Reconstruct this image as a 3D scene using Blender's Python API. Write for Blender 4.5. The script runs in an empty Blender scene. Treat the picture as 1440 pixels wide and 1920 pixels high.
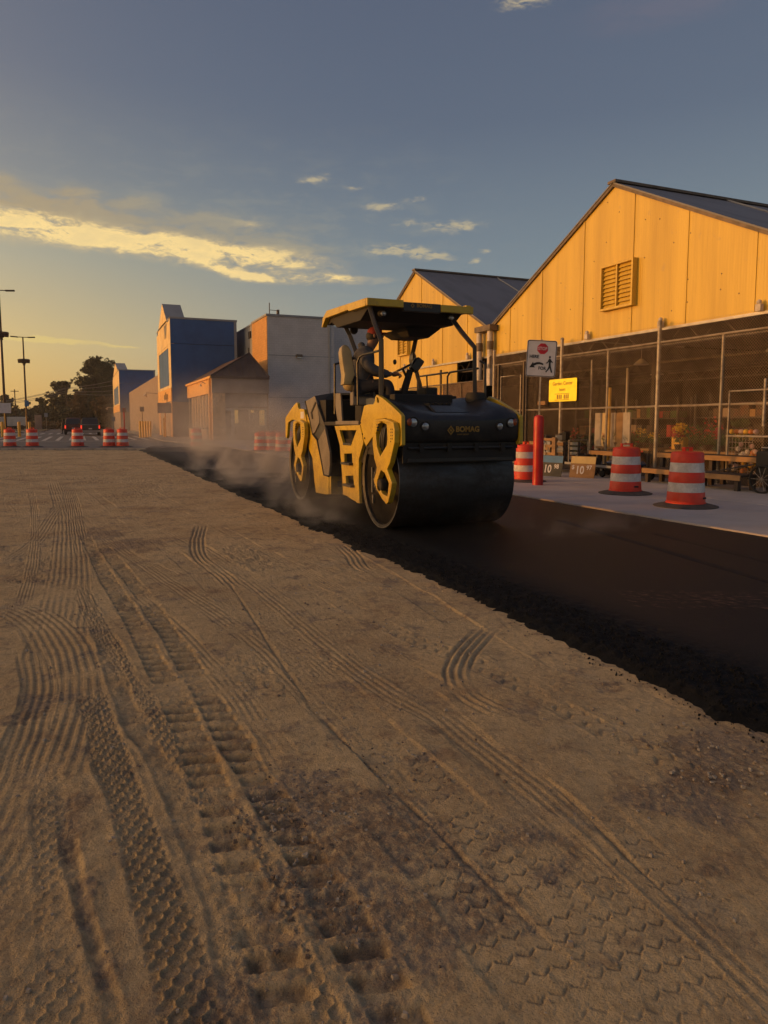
import bpy, bmesh, math, random
import numpy as np
from mathutils import Vector, Matrix
from mathutils.geometry import tessellate_polygon
R = math.radians
rnd = random.Random(7)
scn = bpy.context.scene
C = scn.collection

# ------------------------------------------------------------------ camera
FPX, CY, CAMH = 1340.0, 924.0, 1.42
PITCH = math.atan(131/1340)
YAW = math.atan(570/1340*math.cos(PITCH))
cam = bpy.data.cameras.new('camera'); camo = bpy.data.objects.new('camera', cam); C.objects.link(camo)
cam.sensor_fit = 'VERTICAL'; cam.sensor_height = 36; cam.sensor_width = 27
cam.lens = 36*FPX/1920; cam.shift_y = -(960-CY)/1920
cam.clip_start = 0.05; cam.clip_end = 6000
camo.location = (0, 0, CAMH); camo.rotation_euler = (math.pi/2-PITCH, 0, -YAW)
scn.camera = camo

# ------------------------------------------------------------------ light and exposure
SUN_EL, SUN_A = 4.2, 17.0                     # elevation; degrees past -X towards +Y
sun_dir = Vector((-math.cos(R(SUN_A))*math.cos(R(SUN_EL)), math.sin(R(SUN_A))*math.cos(R(SUN_EL)), math.sin(R(SUN_EL))))
sl = bpy.data.lights.new('sun', 'SUN'); so = bpy.data.objects.new('sun', sl); C.objects.link(so)
sl.energy = 2.15; sl.angle = R(0.6); sl.color = (1.0, 0.39, 0.06)
so.rotation_euler = (-sun_dir).to_track_quat('-Z', 'Y').to_euler()
scn.view_settings.view_transform = 'Standard'; scn.view_settings.look = 'None'
scn.view_settings.exposure = 0.0; scn.view_settings.gamma = 1.0; scn.view_settings.use_curve_mapping = False

# node expression helper ------------------------------------------------
class X_:
    def __init__(s, nt, sock): s.nt, s.s = nt, sock
    def _m(s, op, b=None, c=None):
        n = s.nt.nodes.new('ShaderNodeMath'); n.operation = op
        for i, a in enumerate((s, b, c)):
            if a is None: continue
            if isinstance(a, X_): s.nt.links.new(a.s, n.inputs[i])
            else: n.inputs[i].default_value = float(a)
        return X_(s.nt, n.outputs[0])
    def __add__(s, b): return s._m('ADD', b)
    def __radd__(s, b): return s._m('ADD', b)
    def __sub__(s, b): return s._m('SUBTRACT', b)
    def __rsub__(s, b): return s._m('MULTIPLY', -1)._m('ADD', b)
    def __mul__(s, b): return s._m('MULTIPLY', b)
    def __rmul__(s, b): return s._m('MULTIPLY', b)
    def __truediv__(s, b): return s._m('DIVIDE', b)
    def pow(s, b): return s._m('POWER', b)
    def abs(s): return s._m('ABSOLUTE')
    def mx(s, b): return s._m('MAXIMUM', b)
    def mn(s, b): return s._m('MINIMUM', b)
    def gauss(s, w): return (s*s*(-1.0/(w*w)))._m('EXPONENT')
    def ss(s, a, b):
        n = s.nt.nodes.new('ShaderNodeMapRange'); n.interpolation_type = 'SMOOTHSTEP'
        s.nt.links.new(s.s, n.inputs[0]); n.inputs[1].default_value = a; n.inputs[2].default_value = b
        return X_(s.nt, n.outputs[0])
def comb(nt, x, y, z):
    n = nt.nodes.new('ShaderNodeCombineXYZ')
    for i, a in enumerate((x, y, z)):
        if isinstance(a, X_): nt.links.new(a.s, n.inputs[i])
        else: n.inputs[i].default_value = a
    return n.outputs[0]
def noise(nt, vec, scale, detail=4, rough=.55, dist=0, typ='FBM'):
    n = nt.nodes.new('ShaderNodeTexNoise'); n.inputs['Scale'].default_value = scale
    n.inputs['Detail'].default_value = detail; n.inputs['Roughness'].default_value = rough; n.inputs['Distortion'].default_value = dist
    if vec is not None: nt.links.new(vec, n.inputs['Vector'])
    return X_(nt, n.outputs[0])
def mixc(nt, f, a, b, blend='MIX'):
    n = nt.nodes.new('ShaderNodeMix'); n.data_type = 'RGBA'; n.blend_type = blend
    for i, v in ((0, f), (6, a), (7, b)):
        if isinstance(v, X_): nt.links.new(v.s, n.inputs[i])
        elif isinstance(v, bpy.types.NodeSocket): nt.links.new(v, n.inputs[i])
        elif isinstance(v, (int, float)): n.inputs[i].default_value = v
        else: n.inputs[i].default_value = (*v, 1)
    return n.outputs[2]
def ramp(nt, f, stops):
    n = nt.nodes.new('ShaderNodeValToRGB'); nt.links.new(f.s, n.inputs[0])
    e = n.color_ramp.elements
    while len(e) < len(stops): e.new(0.5)
    for k, (p, c) in enumerate(stops): e[k].position = p; e[k].color = (*c, 1)
    return n.outputs[0]
def srgb(r, g, b):
    f = lambda u: ((u/255+.055)/1.055)**2.4 if u > 10 else u/255/12.92
    return (f(r), f(g), f(b))

# ------------------------------------------------------------------ sky
def make_world():
    w = bpy.data.worlds.new('World'); scn.world = w; w.use_nodes = True
    nt = w.node_tree; nt.nodes.clear()
    tc = nt.nodes.new('ShaderNodeTexCoord'); sep = nt.nodes.new('ShaderNodeSeparateXYZ'); nt.links.new(tc.outputs['Generated'], sep.inputs[0])
    x, y, z = (X_(nt, sep.outputs[i]) for i in range(3))
    el = z._m('ARCSINE')*(180/math.pi)
    az = x._m('ARCTAN2', y)*(180/math.pi)          # degrees from +Y towards +X
    sa = math.degrees(math.atan2(sun_dir.x, sun_dir.y))
    # closeness to the sun's bearing, 1 at the sun, 0 opposite
    hl = (x*x+y*y).pow(.5).mx(1e-4)
    near = ((x*math.sin(R(sa))+y*math.cos(R(sa)))/hl)*.5+.5
    e = (el/90).mx(0)
    cool = ramp(nt, e, [(0, srgb(176,168,150)), (.06, srgb(152,160,160)), (.13, srgb(120,134,148)), (.24, srgb(92,103,126)), (.45, srgb(78,84,110)), (1, srgb(68,76,106))])
    warm = ramp(nt, e, [(0, srgb(246,186,78)), (.06, srgb(232,196,120)), (.13, srgb(184,176,148)), (.19, srgb(132,136,140)), (.26, srgb(102,110,130)), (.45, srgb(78,86,114)), (1, srgb(70,80,108))])
    base = mixc(nt, near.ss(.40, .80), cool, warm)
    glow = (near.pow(11))*((el-3)*(1/27.0)).gauss(1.0)
    base = mixc(nt, glow*.97, base, (5.4, 3.25, 1.45))
    # clouds: soft patches placed by bearing and height in degrees, torn by noise
    c0 = comb(nt, az*.22, el*.55, 0.0)
    w1 = noise(nt, c0, 1.0, 4, .6); w2 = noise(nt, comb(nt, az*.22, el*.55, 7.3), 1.3, 4, .6)
    aw = az+(w1-.5)*2.6; ew = el+(w2-.5)*1.1
    P = comb(nt, aw, ew, 0.0)
    n1 = noise(nt, comb(nt, aw*.30, ew*.95, 2.0), 1.0, 8, .62, .2)
    n2 = noise(nt, comb(nt, aw*.9, ew*2.2, 5.0), 1.0, 7, .65, .3)
    def patch(a, e_, sa_, se, tilt=0):
        mp = nt.nodes.new('ShaderNodeMapping'); mp.vector_type = 'TEXTURE'; nt.links.new(P, mp.inputs[0])
        mp.inputs['Location'].default_value = (a, e_, 0); mp.inputs['Rotation'].default_value = (0, 0, math.atan(tilt)); mp.inputs['Scale'].default_value = (sa_, se, 1)
        g_ = nt.nodes.new('ShaderNodeTexGradient'); g_.gradient_type = 'SPHERICAL'; nt.links.new(mp.outputs[0], g_.inputs[0])
        return X_(nt, g_.outputs[1])
    def total(L):
        r_ = None
        for (a, e_, x_, y_, t_, w_) in L:
            q = patch(a, e_, x_, y_, t_)*w_; r_ = q if r_ is None else r_+q
        return r_
    dim = total([(-8,14.9,15,2.0,-.06,1.5), (6,14.2,15,1.8,-.10,1.5), (13,13.6,9,1.7,-.12,1.1), (0.3,16.1,3.2,.9,.22,.9), (-4.5,16.4,3,.9,0,.7), (4.8,15.8,3.2,.8,.05,.7), (10,15.3,4.5,.9,-.05,.8), (16,14.9,4.5,1.0,-.1,.8)])
    bri = total([(-10,13.7,16,1.7,-.05,2.0), (3,13.1,13,1.5,-.10,2.1), (12.5,12.7,10,1.25,-.11,2.0), (11.2,11.35,4.6,.60,-.20,1.9), (17.8,11.0,7.4,.60,-.02,1.8), (12.4,14.8,1.8,.7,0,.8)])
    puf = total([(17.6,18.1,2.0,.55,.12,1.3), (20.5,17.4,1.5,.35,0,.9), (22.9,16.2,2.5,.6,-.08,1.25), (25.4,16.8,1.6,.4,.1,1.0), (28.3,14.8,3.4,.85,-.03,1.5), (23.8,13.1,3.4,.85,0,1.7), (26.6,12.8,2.4,.6,-.08,1.5), (29.7,12.3,.8,.32,0,1.4), (30.6,13.0,1.0,.32,0,.9), (24.6,15.1,1.8,.35,.1,.9), (33.6,28.6,3.6,.8,.05,1.4)])
    mauve = total([(43,27.0,9,1.7,0,1.1)])
    streak = total([(-3,5.9,7,.28,-.04,1.3), (3.2,5.55,2.2,.2,-.03,.8)])
    nn = (n1-.5)*3.2+.5; mm = (n2-.5)*3.4+.5
    a1 = (dim*(nn*.8+.35)).ss(.10,1.25)
    col = mixc(nt, a1*.9, base, mixc(nt, az.ss(-6, 14), srgb(186,160,120), srgb(164,154,136)))
    a2 = (bri*(nn*.75+mm*.45+.10)).ss(.06,1.45)
    col = mixc(nt, a2*.95, col, mixc(nt, a2.ss(.3,1.0), (.78,.56,.27), (1.22,.86,.33)))
    a3 = (puf*(mm*1.0+nn*.5-.15)).ss(.10,1.15)
    col = mixc(nt, a3*.75, col, srgb(214,192,148))
    col = mixc(nt, (mauve*(n1*1.6-.1)).ss(.1,.7)*.5, col, srgb(112,106,124))
    col = mixc(nt, (streak*(n2*1.2+.4)).ss(.2,.8)*.6, col, srgb(244,214,130))
    veil = (el-14).gauss(5.0)*(1.0-az.ss(20, 36))*nn.ss(.3,1.1)
    col = mixc(nt, veil*.22, col, srgb(176,168,146))
    # the physical sky adds its own share
    sky = nt.nodes.new('ShaderNodeTexSky'); sky.sky_type = 'NISHITA'; sky.sun_disc = False
    sky.sun_elevation = R(SUN_EL); sky.sun_rotation = R(sa); sky.air_density = 1.2; sky.dust_density = 1.5
    b1 = nt.nodes.new('ShaderNodeBackground'); nt.links.new(sky.outputs[0], b1.inputs[0]); b1.inputs[1].default_value = .04
    b2 = nt.nodes.new('ShaderNodeBackground'); nt.links.new(col, b2.inputs[0]); b2.inputs[1].default_value = .78
    ad = nt.nodes.new('ShaderNodeAddShader'); nt.links.new(b1.outputs[0], ad.inputs[0]); nt.links.new(b2.outputs[0], ad.inputs[1])
    out = nt.nodes.new('ShaderNodeOutputWorld'); nt.links.new(ad.outputs[0], out.inputs[0])
    w.cycles.sampling_method = 'MANUAL'; w.cycles.sample_map_resolution = 512
make_world()
scn.cycles.max_bounces = 6; scn.cycles.volume_bounces = 0
scn.cycles.volume_step_rate = 1.0; scn.cycles.volume_max_steps = 128

# ------------------------------------------------------------------ measured points
fw = Vector((math.sin(YAW)*math.cos(PITCH), math.cos(YAW)*math.cos(PITCH), -math.sin(PITCH)))
rt = Vector((math.cos(YAW), -math.sin(YAW), 0)); up = rt.cross(fw)
def ray(x, y): return fw+rt*((x-720)/FPX)+up*((CY-y)/FPX)
def G(x, y, z=0.0):
    d = ray(x, y); t = (z-CAMH)/d.z; return (d.x*t, d.y*t)
def PX(x, y, X):
    d = ray(x, y); t = X/d.x; return (d.y*t, CAMH+d.z*t)
def PY(x, y, Y):
    d = ray(x, y); t = Y/d.y; return (d.x*t, CAMH+d.z*t)
def c1(x, y): return (520+x/3, 540+y/3)
def d1(x, y): return (530+x/5.82, 680+y/5.82)

# ------------------------------------------------------------------ mesh helpers
WP = {}
class MB:
    def __init__(s): s.v = []; s.f = []
    def add(s, vs, fs):
        o = len(s.v); s.v += [tuple(p) for p in vs]; s.f += [tuple(i+o for i in f) for f in fs]; return s
    def box(s, x0, x1, y0, y1, z0, z1):
        return s.add([(x0,y0,z0),(x1,y0,z0),(x1,y1,z0),(x0,y1,z0),(x0,y0,z1),(x1,y0,z1),(x1,y1,z1),(x0,y1,z1)],
                     [(3,2,1,0),(4,5,6,7),(0,1,5,4),(1,2,6,5),(2,3,7,6),(3,0,4,7)])
    def obox(s, c, size, rz=0, rx=0, ry=0):
        m = Matrix.Translation(c) @ Matrix.Rotation(rz,4,'Z') @ Matrix.Rotation(ry,4,'Y') @ Matrix.Rotation(rx,4,'X')
        b = MB().box(-size[0]/2,size[0]/2,-size[1]/2,size[1]/2,-size[2]/2,size[2]/2)
        return s.add([m @ Vector(p) for p in b.v], b.f)
    def tube(s, pts, r, n=8, cap=True):
        pts = [Vector(p) for p in pts]; rs = r if isinstance(r, (list, tuple)) else [r]*len(pts)
        vs = []; prev = None
        for i, p in enumerate(pts):
            t = ((pts[i+1]-p) if i == 0 else (p-pts[i-1]) if i == len(pts)-1 else (pts[i+1]-p).normalized()+(p-pts[i-1]).normalized()).normalized()
            if prev is None:
                a = Vector((0,0,1)) if abs(t.z) < .9 else Vector((1,0,0)); u = t.cross(a).normalized()
            else: u = (prev-t*prev.dot(t)).normalized()
            prev = u; w = t.cross(u)
            for k in range(n):
                a = 2*math.pi*k/n; vs.append(p+(u*math.cos(a)+w*math.sin(a))*rs[i])
        fs = [(i*n+k, i*n+(k+1)%n, (i+1)*n+(k+1)%n, (i+1)*n+k) for i in range(len(pts)-1) for k in range(n)]
        if cap: fs += [tuple(range(n-1,-1,-1)), tuple((len(pts)-1)*n+k for k in range(n))]
        return s.add(vs, fs)
    def prism(s, loops, a0, a1, axis='X'):
        """loops of (p,q); extruded from a0 to a1 along the axis: X -> (Y,Z), Y -> (X,Z), Z -> (X,Y)"""
        def P(p, a): return (a,p[0],p[1]) if axis == 'X' else (p[0],a,p[1]) if axis == 'Y' else (p[0],p[1],a)
        flat = [p for l in loops for p in l]; n = len(flat)
        tris = tessellate_polygon([[Vector((p[0],p[1],0)) for p in l] for l in loops])
        vs = [P(p,a0) for p in flat]+[P(p,a1) for p in flat]
        fs = [tuple(t) for t in tris]+[tuple(i+n for i in t[::-1]) for t in tris]; o = 0
        for l in loops:
            m = len(l); fs += [(o+i, o+(i+1)%m, n+o+(i+1)%m, n+o+i) for i in range(m)]; o += m
        return s.add(vs, fs)
    def lathe(s, prof, n=24, c=(0,0,0), axis='Z', cap=True):
        vs = []
        for (r, z) in prof:
            for k in range(n):
                a = 2*math.pi*k/n; p = (r*math.cos(a), r*math.sin(a), z)
                if axis == 'X': p = (p[2], p[0], p[1])
                elif axis == 'Y': p = (p[0], p[2], p[1])
                vs.append((p[0]+c[0], p[1]+c[1], p[2]+c[2]))
        fs = [(i*n+k, i*n+(k+1)%n, (i+1)*n+(k+1)%n, (i+1)*n+k) for i in range(len(prof)-1) for k in range(n)]
        if cap: fs += [tuple(range(n-1,-1,-1)), tuple((len(prof)-1)*n+k for k in range(n))]
        return s.add(vs, fs)
    def ell(s, c, r, n=12, m=8):
        prof = [(max(math.sin(math.pi*i/m),.002), -math.cos(math.pi*i/m)) for i in range(m+1)]
        b = MB().lathe(prof, n)
        return s.add([(c[0]+p[0]*r[0], c[1]+p[1]*r[1], c[2]+p[2]*r[2]) for p in b.v], b.f)
    def build(s, name, mat, parent=None, smooth=False, bevel=0, kind=None, label=None, seg=2):
        me = bpy.data.meshes.new(name)
        w = WP.get(parent.name, Vector((0,0,0))) if parent else Vector((0,0,0))
        me.from_pydata([(p[0]-w.x, p[1]-w.y, p[2]-w.z) for p in s.v], [], s.f)
        if True:
            bm = bmesh.new(); bm.from_mesh(me)
            if len(bm.faces) < 20000: bmesh.ops.recalc_face_normals(bm, faces=bm.faces)
            if bevel:
                es = [e for e in bm.edges if e.is_manifold and e.calc_face_angle(0) > R(28)]
                bmesh.ops.bevel(bm, geom=es, offset=bevel, segments=seg, affect='EDGES', profile=.6, clamp_overlap=True)
            bm.to_mesh(me); bm.free()
        if smooth:
            me.shade_smooth()
            try: me.set_sharp_from_angle(angle=R(40))
            except Exception: pass
        me.materials.append(mat)
        o = bpy.data.objects.new(name, me); C.objects.link(o)
        if parent: o.parent = parent
        WP[o.name] = w
        if kind: o['kind'] = kind
        if label: o['label'] = label
        return o
def tag(o, label, cat, group=None):
    o['label'] = label; o['category'] = cat
    if group: o['group'] = group
    return o
def thing(name, loc, label, cat, group=None):
    o = bpy.data.objects.new(name, None); C.objects.link(o); o.location = loc; o.empty_display_size = .2
    WP[o.name] = Vector(loc); return tag(o, label, cat, group)
def copy_tree(o, parent=None):
    c = o.copy(); C.objects.link(c); c.parent = parent
    for ch in list(o.children): copy_tree(ch, c)
    return c
def place(o, loc, rz, label):
    o.location = loc; o.rotation_euler = (0,0,rz); o['label'] = label; return o
def text(s, size, mat, parent, name, mtx, ext=.002, bold=0, alignx='CENTER', sx=1.0):
    cu = bpy.data.curves.new(name, 'FONT'); cu.body = s; cu.size = size; cu.extrude = ext; cu.offset = bold
    cu.align_x = alignx; cu.align_y = 'CENTER'; cu.resolution_u = 3; cu.materials.append(mat)
    o = bpy.data.objects.new(name, cu); C.objects.link(o); o.parent = parent
    w = WP.get(parent.name, Vector((0,0,0)))
    me = bpy.data.meshes.new_from_object(o); bpy.data.objects.remove(o)
    me.transform(Matrix.Translation(-w) @ mtx @ Matrix.Diagonal((sx,1,1,1)))
    o = bpy.data.objects.new(name, me); C.objects.link(o); o.parent = parent; WP[o.name] = w
    return o
def facing(loc, nrm):
    """text frame at loc reading upright with its face towards nrm"""
    n = Vector(nrm).normalized(); r = Vector((0,0,1)).cross(n).normalized(); u = n.cross(r)
    return Matrix.Translation(loc) @ Matrix(((r.x,u.x,n.x,0),(r.y,u.y,n.y,0),(r.z,u.z,n.z,0),(0,0,0,1)))

# ------------------------------------------------------------------ materials
def mat(name, c1_, c2_=None, sc=6, rough=.6, metal=0, bump=0, bsc=60, det=5, f0=.4, f1=.65, spec=None, stretch=None, emit=None, trans=0, coat=0):
    m = bpy.data.materials.new(name); m.use_nodes = True; nt = m.node_tree
    b = nt.nodes['Principled BSDF']; b.inputs['Roughness'].default_value = rough; b.inputs['Metallic'].default_value = metal
    if spec is not None: b.inputs['Specular IOR Level'].default_value = spec
    if coat: b.inputs['Coat Weight'].default_value = coat
    tc = nt.nodes.new('ShaderNodeTexCoord'); vec = tc.outputs['Object']
    if stretch:
        mp = nt.nodes.new('ShaderNodeMapping'); mp.inputs['Scale'].default_value = stretch; nt.links.new(vec, mp.inputs[0]); vec = mp.outputs[0]
    if c2_ is None: c2_ = tuple(k*.72 for k in c1_)
    n = noise(nt, vec, sc, det, .6)
    nt.links.new(mixc(nt, n.ss(f0, f1), c1_, c2_), b.inputs['Base Color'])
    rr = n*.18+(rough-.09); nt.links.new(rr.s, b.inputs['Roughness'])
    if bump:
        bn = nt.nodes.new('ShaderNodeBump'); bn.inputs['Strength'].default_value = min(bump,1); bn.inputs['Distance'].default_value = .01*max(bump,1)
        nt.links.new(noise(nt, tc.outputs['Object'], bsc, 4, .6).s, bn.inputs['Height']); nt.links.new(bn.outputs[0], b.inputs['Normal'])
    if emit: b.inputs['Emission Color'].default_value = (*emit[0],1); b.inputs['Emission Strength'].default_value = emit[1]
    if trans: b.inputs['Transmission Weight'].default_value = trans
    return m
M = dict(
 yellow=mat('yellow_paint', (.58,.40,.014), (.50,.335,.012), 2.2, .42, bump=.12, bsc=9, coat=.2),
 black=mat('black_paint', (.012,.013,.015), (.022,.021,.021), 3, .38, bump=.1, bsc=14),
 blackm=mat('matt_black', (.012,.011,.011), (.02,.018,.016), 5, .75),
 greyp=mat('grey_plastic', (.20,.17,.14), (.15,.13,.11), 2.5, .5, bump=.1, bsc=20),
 darkshadep=mat('dark_and_shaded_plastic', (.028,.03,.034), (.04,.04,.042), 2.5, .45),
 steel=mat('drum_steel', (.075,.078,.085), (.04,.04,.042), 3.0, .42, .75, bump=.25, bsc=22, stretch=(.25,1,1)),
 steel2=mat('drum_side_steel', (.022,.02,.019), (.012,.011,.011), 4.0, .9, 0, bump=.3, bsc=30, spec=.08),
 rim=mat('worn_edge_steel', (.30,.29,.28), (.15,.14,.14), 8, .4, .8),
 galv=mat('galvanised_steel', (.36,.33,.29), (.24,.21,.18), 9, .5, .35, bump=.2, bsc=80),
 wire=mat('fence_wire', (.46,.36,.27), (.30,.23,.17), 3, .55, .3),
 seatm=mat('seat_vinyl', (.40,.31,.15), (.32,.25,.13), 4, .38),
 fabric=mat('hoodie_fabric', (.075,.08,.10), (.05,.055,.07), 12, .95, bump=.4, bsc=120),
 denim=mat('dark_trousers', (.02,.022,.03), (.03,.03,.04), 12, .95, bump=.4, bsc=120),
 skin=mat('skin', (.20,.10,.065), (.16,.08,.05), 8, .6),
 redcap=mat('red_cap', (.22,.025,.02), (.14,.018,.015), 10, .9),
 orange=mat('barrel_orange', (.82,.042,.010), (.66,.03,.008), 4, .42, bump=.2, bsc=14, f0=.35, f1=.8),
 white=mat('reflective_white', (.80,.76,.74), (.64,.60,.58), 5, .5, bump=.15, bsc=120),
 rubber=mat('rubber_base', (.06,.055,.05), (.10,.09,.08), 7, .85, bump=.6, bsc=50),
 redpost=mat('red_sleeve', (.60,.018,.014), (.45,.014,.01), 3, .4),
 signw=mat('sign_white', (.66,.64,.66), (.58,.56,.57), 4, .45),
 signr=mat('sign_red', (.55,.012,.03), None, 4, .45),
 signk=mat('sign_black', (.012,.012,.012), None, 4, .5),
 signy=mat('sign_yellow', (.98,.86,.05), (.95,.80,.04), 4, .42, .45),
 signb=mat('sign_blue', (.03,.16,.36), (.03,.13,.28), 4, .5),
 conc=mat('concrete', (.50,.46,.44), (.41,.375,.355), 1.1, .85, bump=.5, bsc=90, det=8, f0=.3, f1=.75),
 conc2=mat('kerb_concrete', (.34,.31,.28), (.22,.2,.18), 3, .9, bump=.5, bsc=40),
 slate=mat('grey_roof_sheet', (.19,.19,.205), (.155,.155,.165), 1.2, .6, stretch=(1,.3,.3)),
 gutter=mat('gutter_metal', (.16,.12,.09), (.10,.08,.06), 5, .6, .2),
 pipe=mat('white_pipe', (.55,.50,.46), (.42,.38,.34), 4, .5),
 dark=mat('interior_shade_paint', (.012,.010,.009), (.02,.015,.012), 1.5, .9),  # gloom of the deep interior put into the wall colour
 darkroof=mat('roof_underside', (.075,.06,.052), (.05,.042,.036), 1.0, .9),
 truss=mat('truss_steel', (.10,.085,.075), (.07,.06,.05), 5, .7),
 wood=mat('timber', (.34,.20,.09), (.24,.14,.06), 5, .8, bump=.4, bsc=40, stretch=(1,.15,1)),
 woodd=mat('dark_timber', (.045,.035,.03), (.07,.05,.04), 5, .8, bump=.4, bsc=40),
 blue=mat('blue_facade', (.03,.115,.32), (.024,.095,.26), .6, .7, bump=.2, bsc=8),
 greyb=mat('grey_blue_fascia', (.30,.31,.32), (.26,.27,.28), .6, .7),
 tanw=mat('tan_facade', (.78,.62,.34), (.66,.50,.26), .6, .8, bump=.2, bsc=10),
 brown=mat('brown_standing_seam', (.10,.062,.046), (.075,.046,.035), 1.2, .7),
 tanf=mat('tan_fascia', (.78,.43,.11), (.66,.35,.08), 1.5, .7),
 taupe=mat('taupe_wall', (.30,.23,.19), (.25,.19,.16), 1, .8, bump=.2, bsc=20),
 glass=mat('dark_glass', (.03,.03,.035), (.04,.035,.035), .8, .12),
 frame=mat('pale_frame', (.62,.54,.44), (.34,.29,.24), 4, .5),
 curtain=mat('vertical_blind', (.45,.34,.24), (.30,.22,.15), 14, .8, stretch=(1,1,.05)),
 yellowb=mat('bollard_yellow', (.72,.42,.05), (.58,.32,.04), 5, .5),
 asph_old=mat('old_asphalt', (.17,.15,.14), (.12,.105,.095), .7, .8, bump=.5, bsc=60, det=8, f0=.3, f1=.7),
 paint=mat('road_paint', (.52,.49,.44), (.32,.29,.26), 5, .7, f0=.45, f1=.75),
 pole=mat('lamp_post_metal', (.05,.035,.028), (.035,.026,.022), 4, .5, .3),
 bark=mat('bark', (.06,.04,.028), (.04,.028,.02), 5, .9, bump=1, bsc=12),
 leaf=mat('tree_leaves', (.11,.105,.035), (.07,.08,.03), 1.2, .8),
 leafd=mat('pine_needles', (.075,.075,.032), (.055,.058,.026), 1.0, .85),
 leafb=mat('autumn_leaves', (.19,.12,.05), (.12,.09,.04), 1.2, .8),
 plantg=mat('plant_leaves', (.05,.11,.025), (.03,.07,.016), 4, .6),
 planty=mat('yellow_petals', (.75,.5,.03), (.6,.35,.02), 4, .6),
 plantr=mat('red_petals', (.5,.03,.03), (.35,.03,.06), 4, .6),
 plantp=mat('pale_petals', (.7,.5,.45), (.55,.3,.35), 4, .6),
 planto=mat('orange_pumpkins', (.7,.22,.03), (.55,.16,.02), 4, .5),
 potm=mat('plant_pot', (.05,.035,.03), (.12,.05,.03), 4, .7),
 bagm=mat('plastic_bags', (.05,.07,.12), (.12,.13,.16), 3, .25, bump=1, bsc=8),
 carR=mat('dark_red_paint', (.10,.018,.015), (.08,.015,.012), 1, .3, coat=.5),
 carK=mat('dark_grey_paint', (.035,.04,.042), (.028,.03,.032), 1, .3, coat=.5),
 carW=mat('white_car_paint', (.5,.5,.48), (.42,.42,.4), 1, .3, coat=.5),
 tyre=mat('tyre_rubber', (.015,.015,.015), (.025,.024,.022), 9, .9),
 tail=mat('lit_tail_lamp', (.6,.02,.01), None, 5, .4, emit=((1,.05,.02), 1.1)),
 lens=mat('lamp_lens', (.50,.50,.50), (.3,.3,.3), 20, .12, .6),
 amber=mat('amber_lens', (.30,.07,.02), (.2,.04,.015), 20, .2),
 gold=mat('gold_lettering', (.30,.17,.02), None, 4, .5),
 goldy=mat('yellow_lettering', (.40,.22,.02), None, 4, .5),
 brick=mat('split_face_block', (.66,.42,.22), (.46,.27,.13), 5, .9, bump=1.5, bsc=7, det=6, f0=.35, f1=.6),
 grass=mat('dry_verge_grass', (.07,.065,.03), (.10,.07,.035), .3, .95),
 screen=mat('display_screen', (.12,.14,.16), (.04,.05,.05), 30, .15),
 chrome=mat('wire_cage', (.5,.46,.42), (.4,.36,.33), 5, .35, .6),
)
def dusty(m, amount, dust=(.20,.14,.085), sc=3.5):
    nt = m.node_tree; b = nt.nodes['Principled BSDF']; src = b.inputs['Base Color'].links[0].from_socket
    g = nt.nodes.new('ShaderNodeNewGeometry'); sp = nt.nodes.new('ShaderNodeSeparateXYZ'); nt.links.new(g.outputs['Position'], sp.inputs[0]); z = X_(nt, sp.outputs[2])
    n = noise(nt, g.outputs['Position'], sc, 9, .72, .4); n2_ = noise(nt, g.outputs['Position'], sc*11, 4, .7)
    f = (n*.65+n2_*.35+(z.ss(1.5,.1))*.10).ss(.47,.66)*amount
    nt.links.new(mixc(nt, f, src, dust), b.inputs['Base Color'])
    r_ = X_(nt, b.inputs['Roughness'].links[0].from_socket); nt.links.new((r_+f*.5).s, b.inputs['Roughness'])
dusty(M['yellow'], .55, (.24,.15,.06)); dusty(M['black'], .45, (.075,.06,.048)); dusty(M['steel'], .5, (.05,.042,.036), 2.2); dusty(M['darkshadep'], .4, (.09,.07,.055)); dusty(M['greyp'], .4, (.10,.075,.05)); dusty(M['orange'], .22, (.30,.10,.06), 6); dusty(M['white'], .35, (.30,.26,.23), 6)
def block_mat(name, a, b_, bw, bh, mortar, bump=.6, off=.5):
    m = bpy.data.materials.new(name); m.use_nodes = True; nt = m.node_tree; b = nt.nodes['Principled BSDF']
    g = nt.nodes.new('ShaderNodeNewGeometry'); sp = nt.nodes.new('ShaderNodeSeparateXYZ'); nt.links.new(g.outputs['Position'], sp.inputs[0])
    x, y, z = (X_(nt, sp.outputs[i]) for i in range(3))
    v = comb(nt, x+y, z, 0.0)
    br = nt.nodes.new('ShaderNodeTexBrick'); nt.links.new(v, br.inputs['Vector']); br.offset = off
    br.inputs['Scale'].default_value = 1; br.inputs['Brick Width'].default_value = bw; br.inputs['Row Height'].default_value = bh
    br.inputs['Mortar Size'].default_value = mortar; br.inputs['Color1'].default_value = (*a,1); br.inputs['Color2'].default_value = (*b_,1)
    br.inputs['Mortar'].default_value = (*[k*.62 for k in a],1); br.inputs['Mortar Smooth'].default_value = .3
    n = noise(nt, g.outputs['Position'], .9, 6, .6)
    nt.links.new(mixc(nt, .5, br.outputs[0], mixc(nt, n.ss(.3,.7), tuple(k*1.08 for k in a), tuple(k*.84 for k in a))), b.inputs['Base Color'])
    bn = nt.nodes.new('ShaderNodeBump'); bn.inputs['Strength'].default_value = bump; bn.inputs['Distance'].default_value = .012
    h = X_(nt, br.outputs[1])*-1.0 + noise(nt, g.outputs['Position'], 30, 4, .6)*.6
    nt.links.new(h.s, bn.inputs['Height']); nt.links.new(bn.outputs[0], b.inputs['Normal']); b.inputs['Roughness'].default_value = .9
    return m
M['blockg'] = block_mat('grey_block', (.60,.555,.53), (.55,.51,.485), .4, .2, .012)
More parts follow.
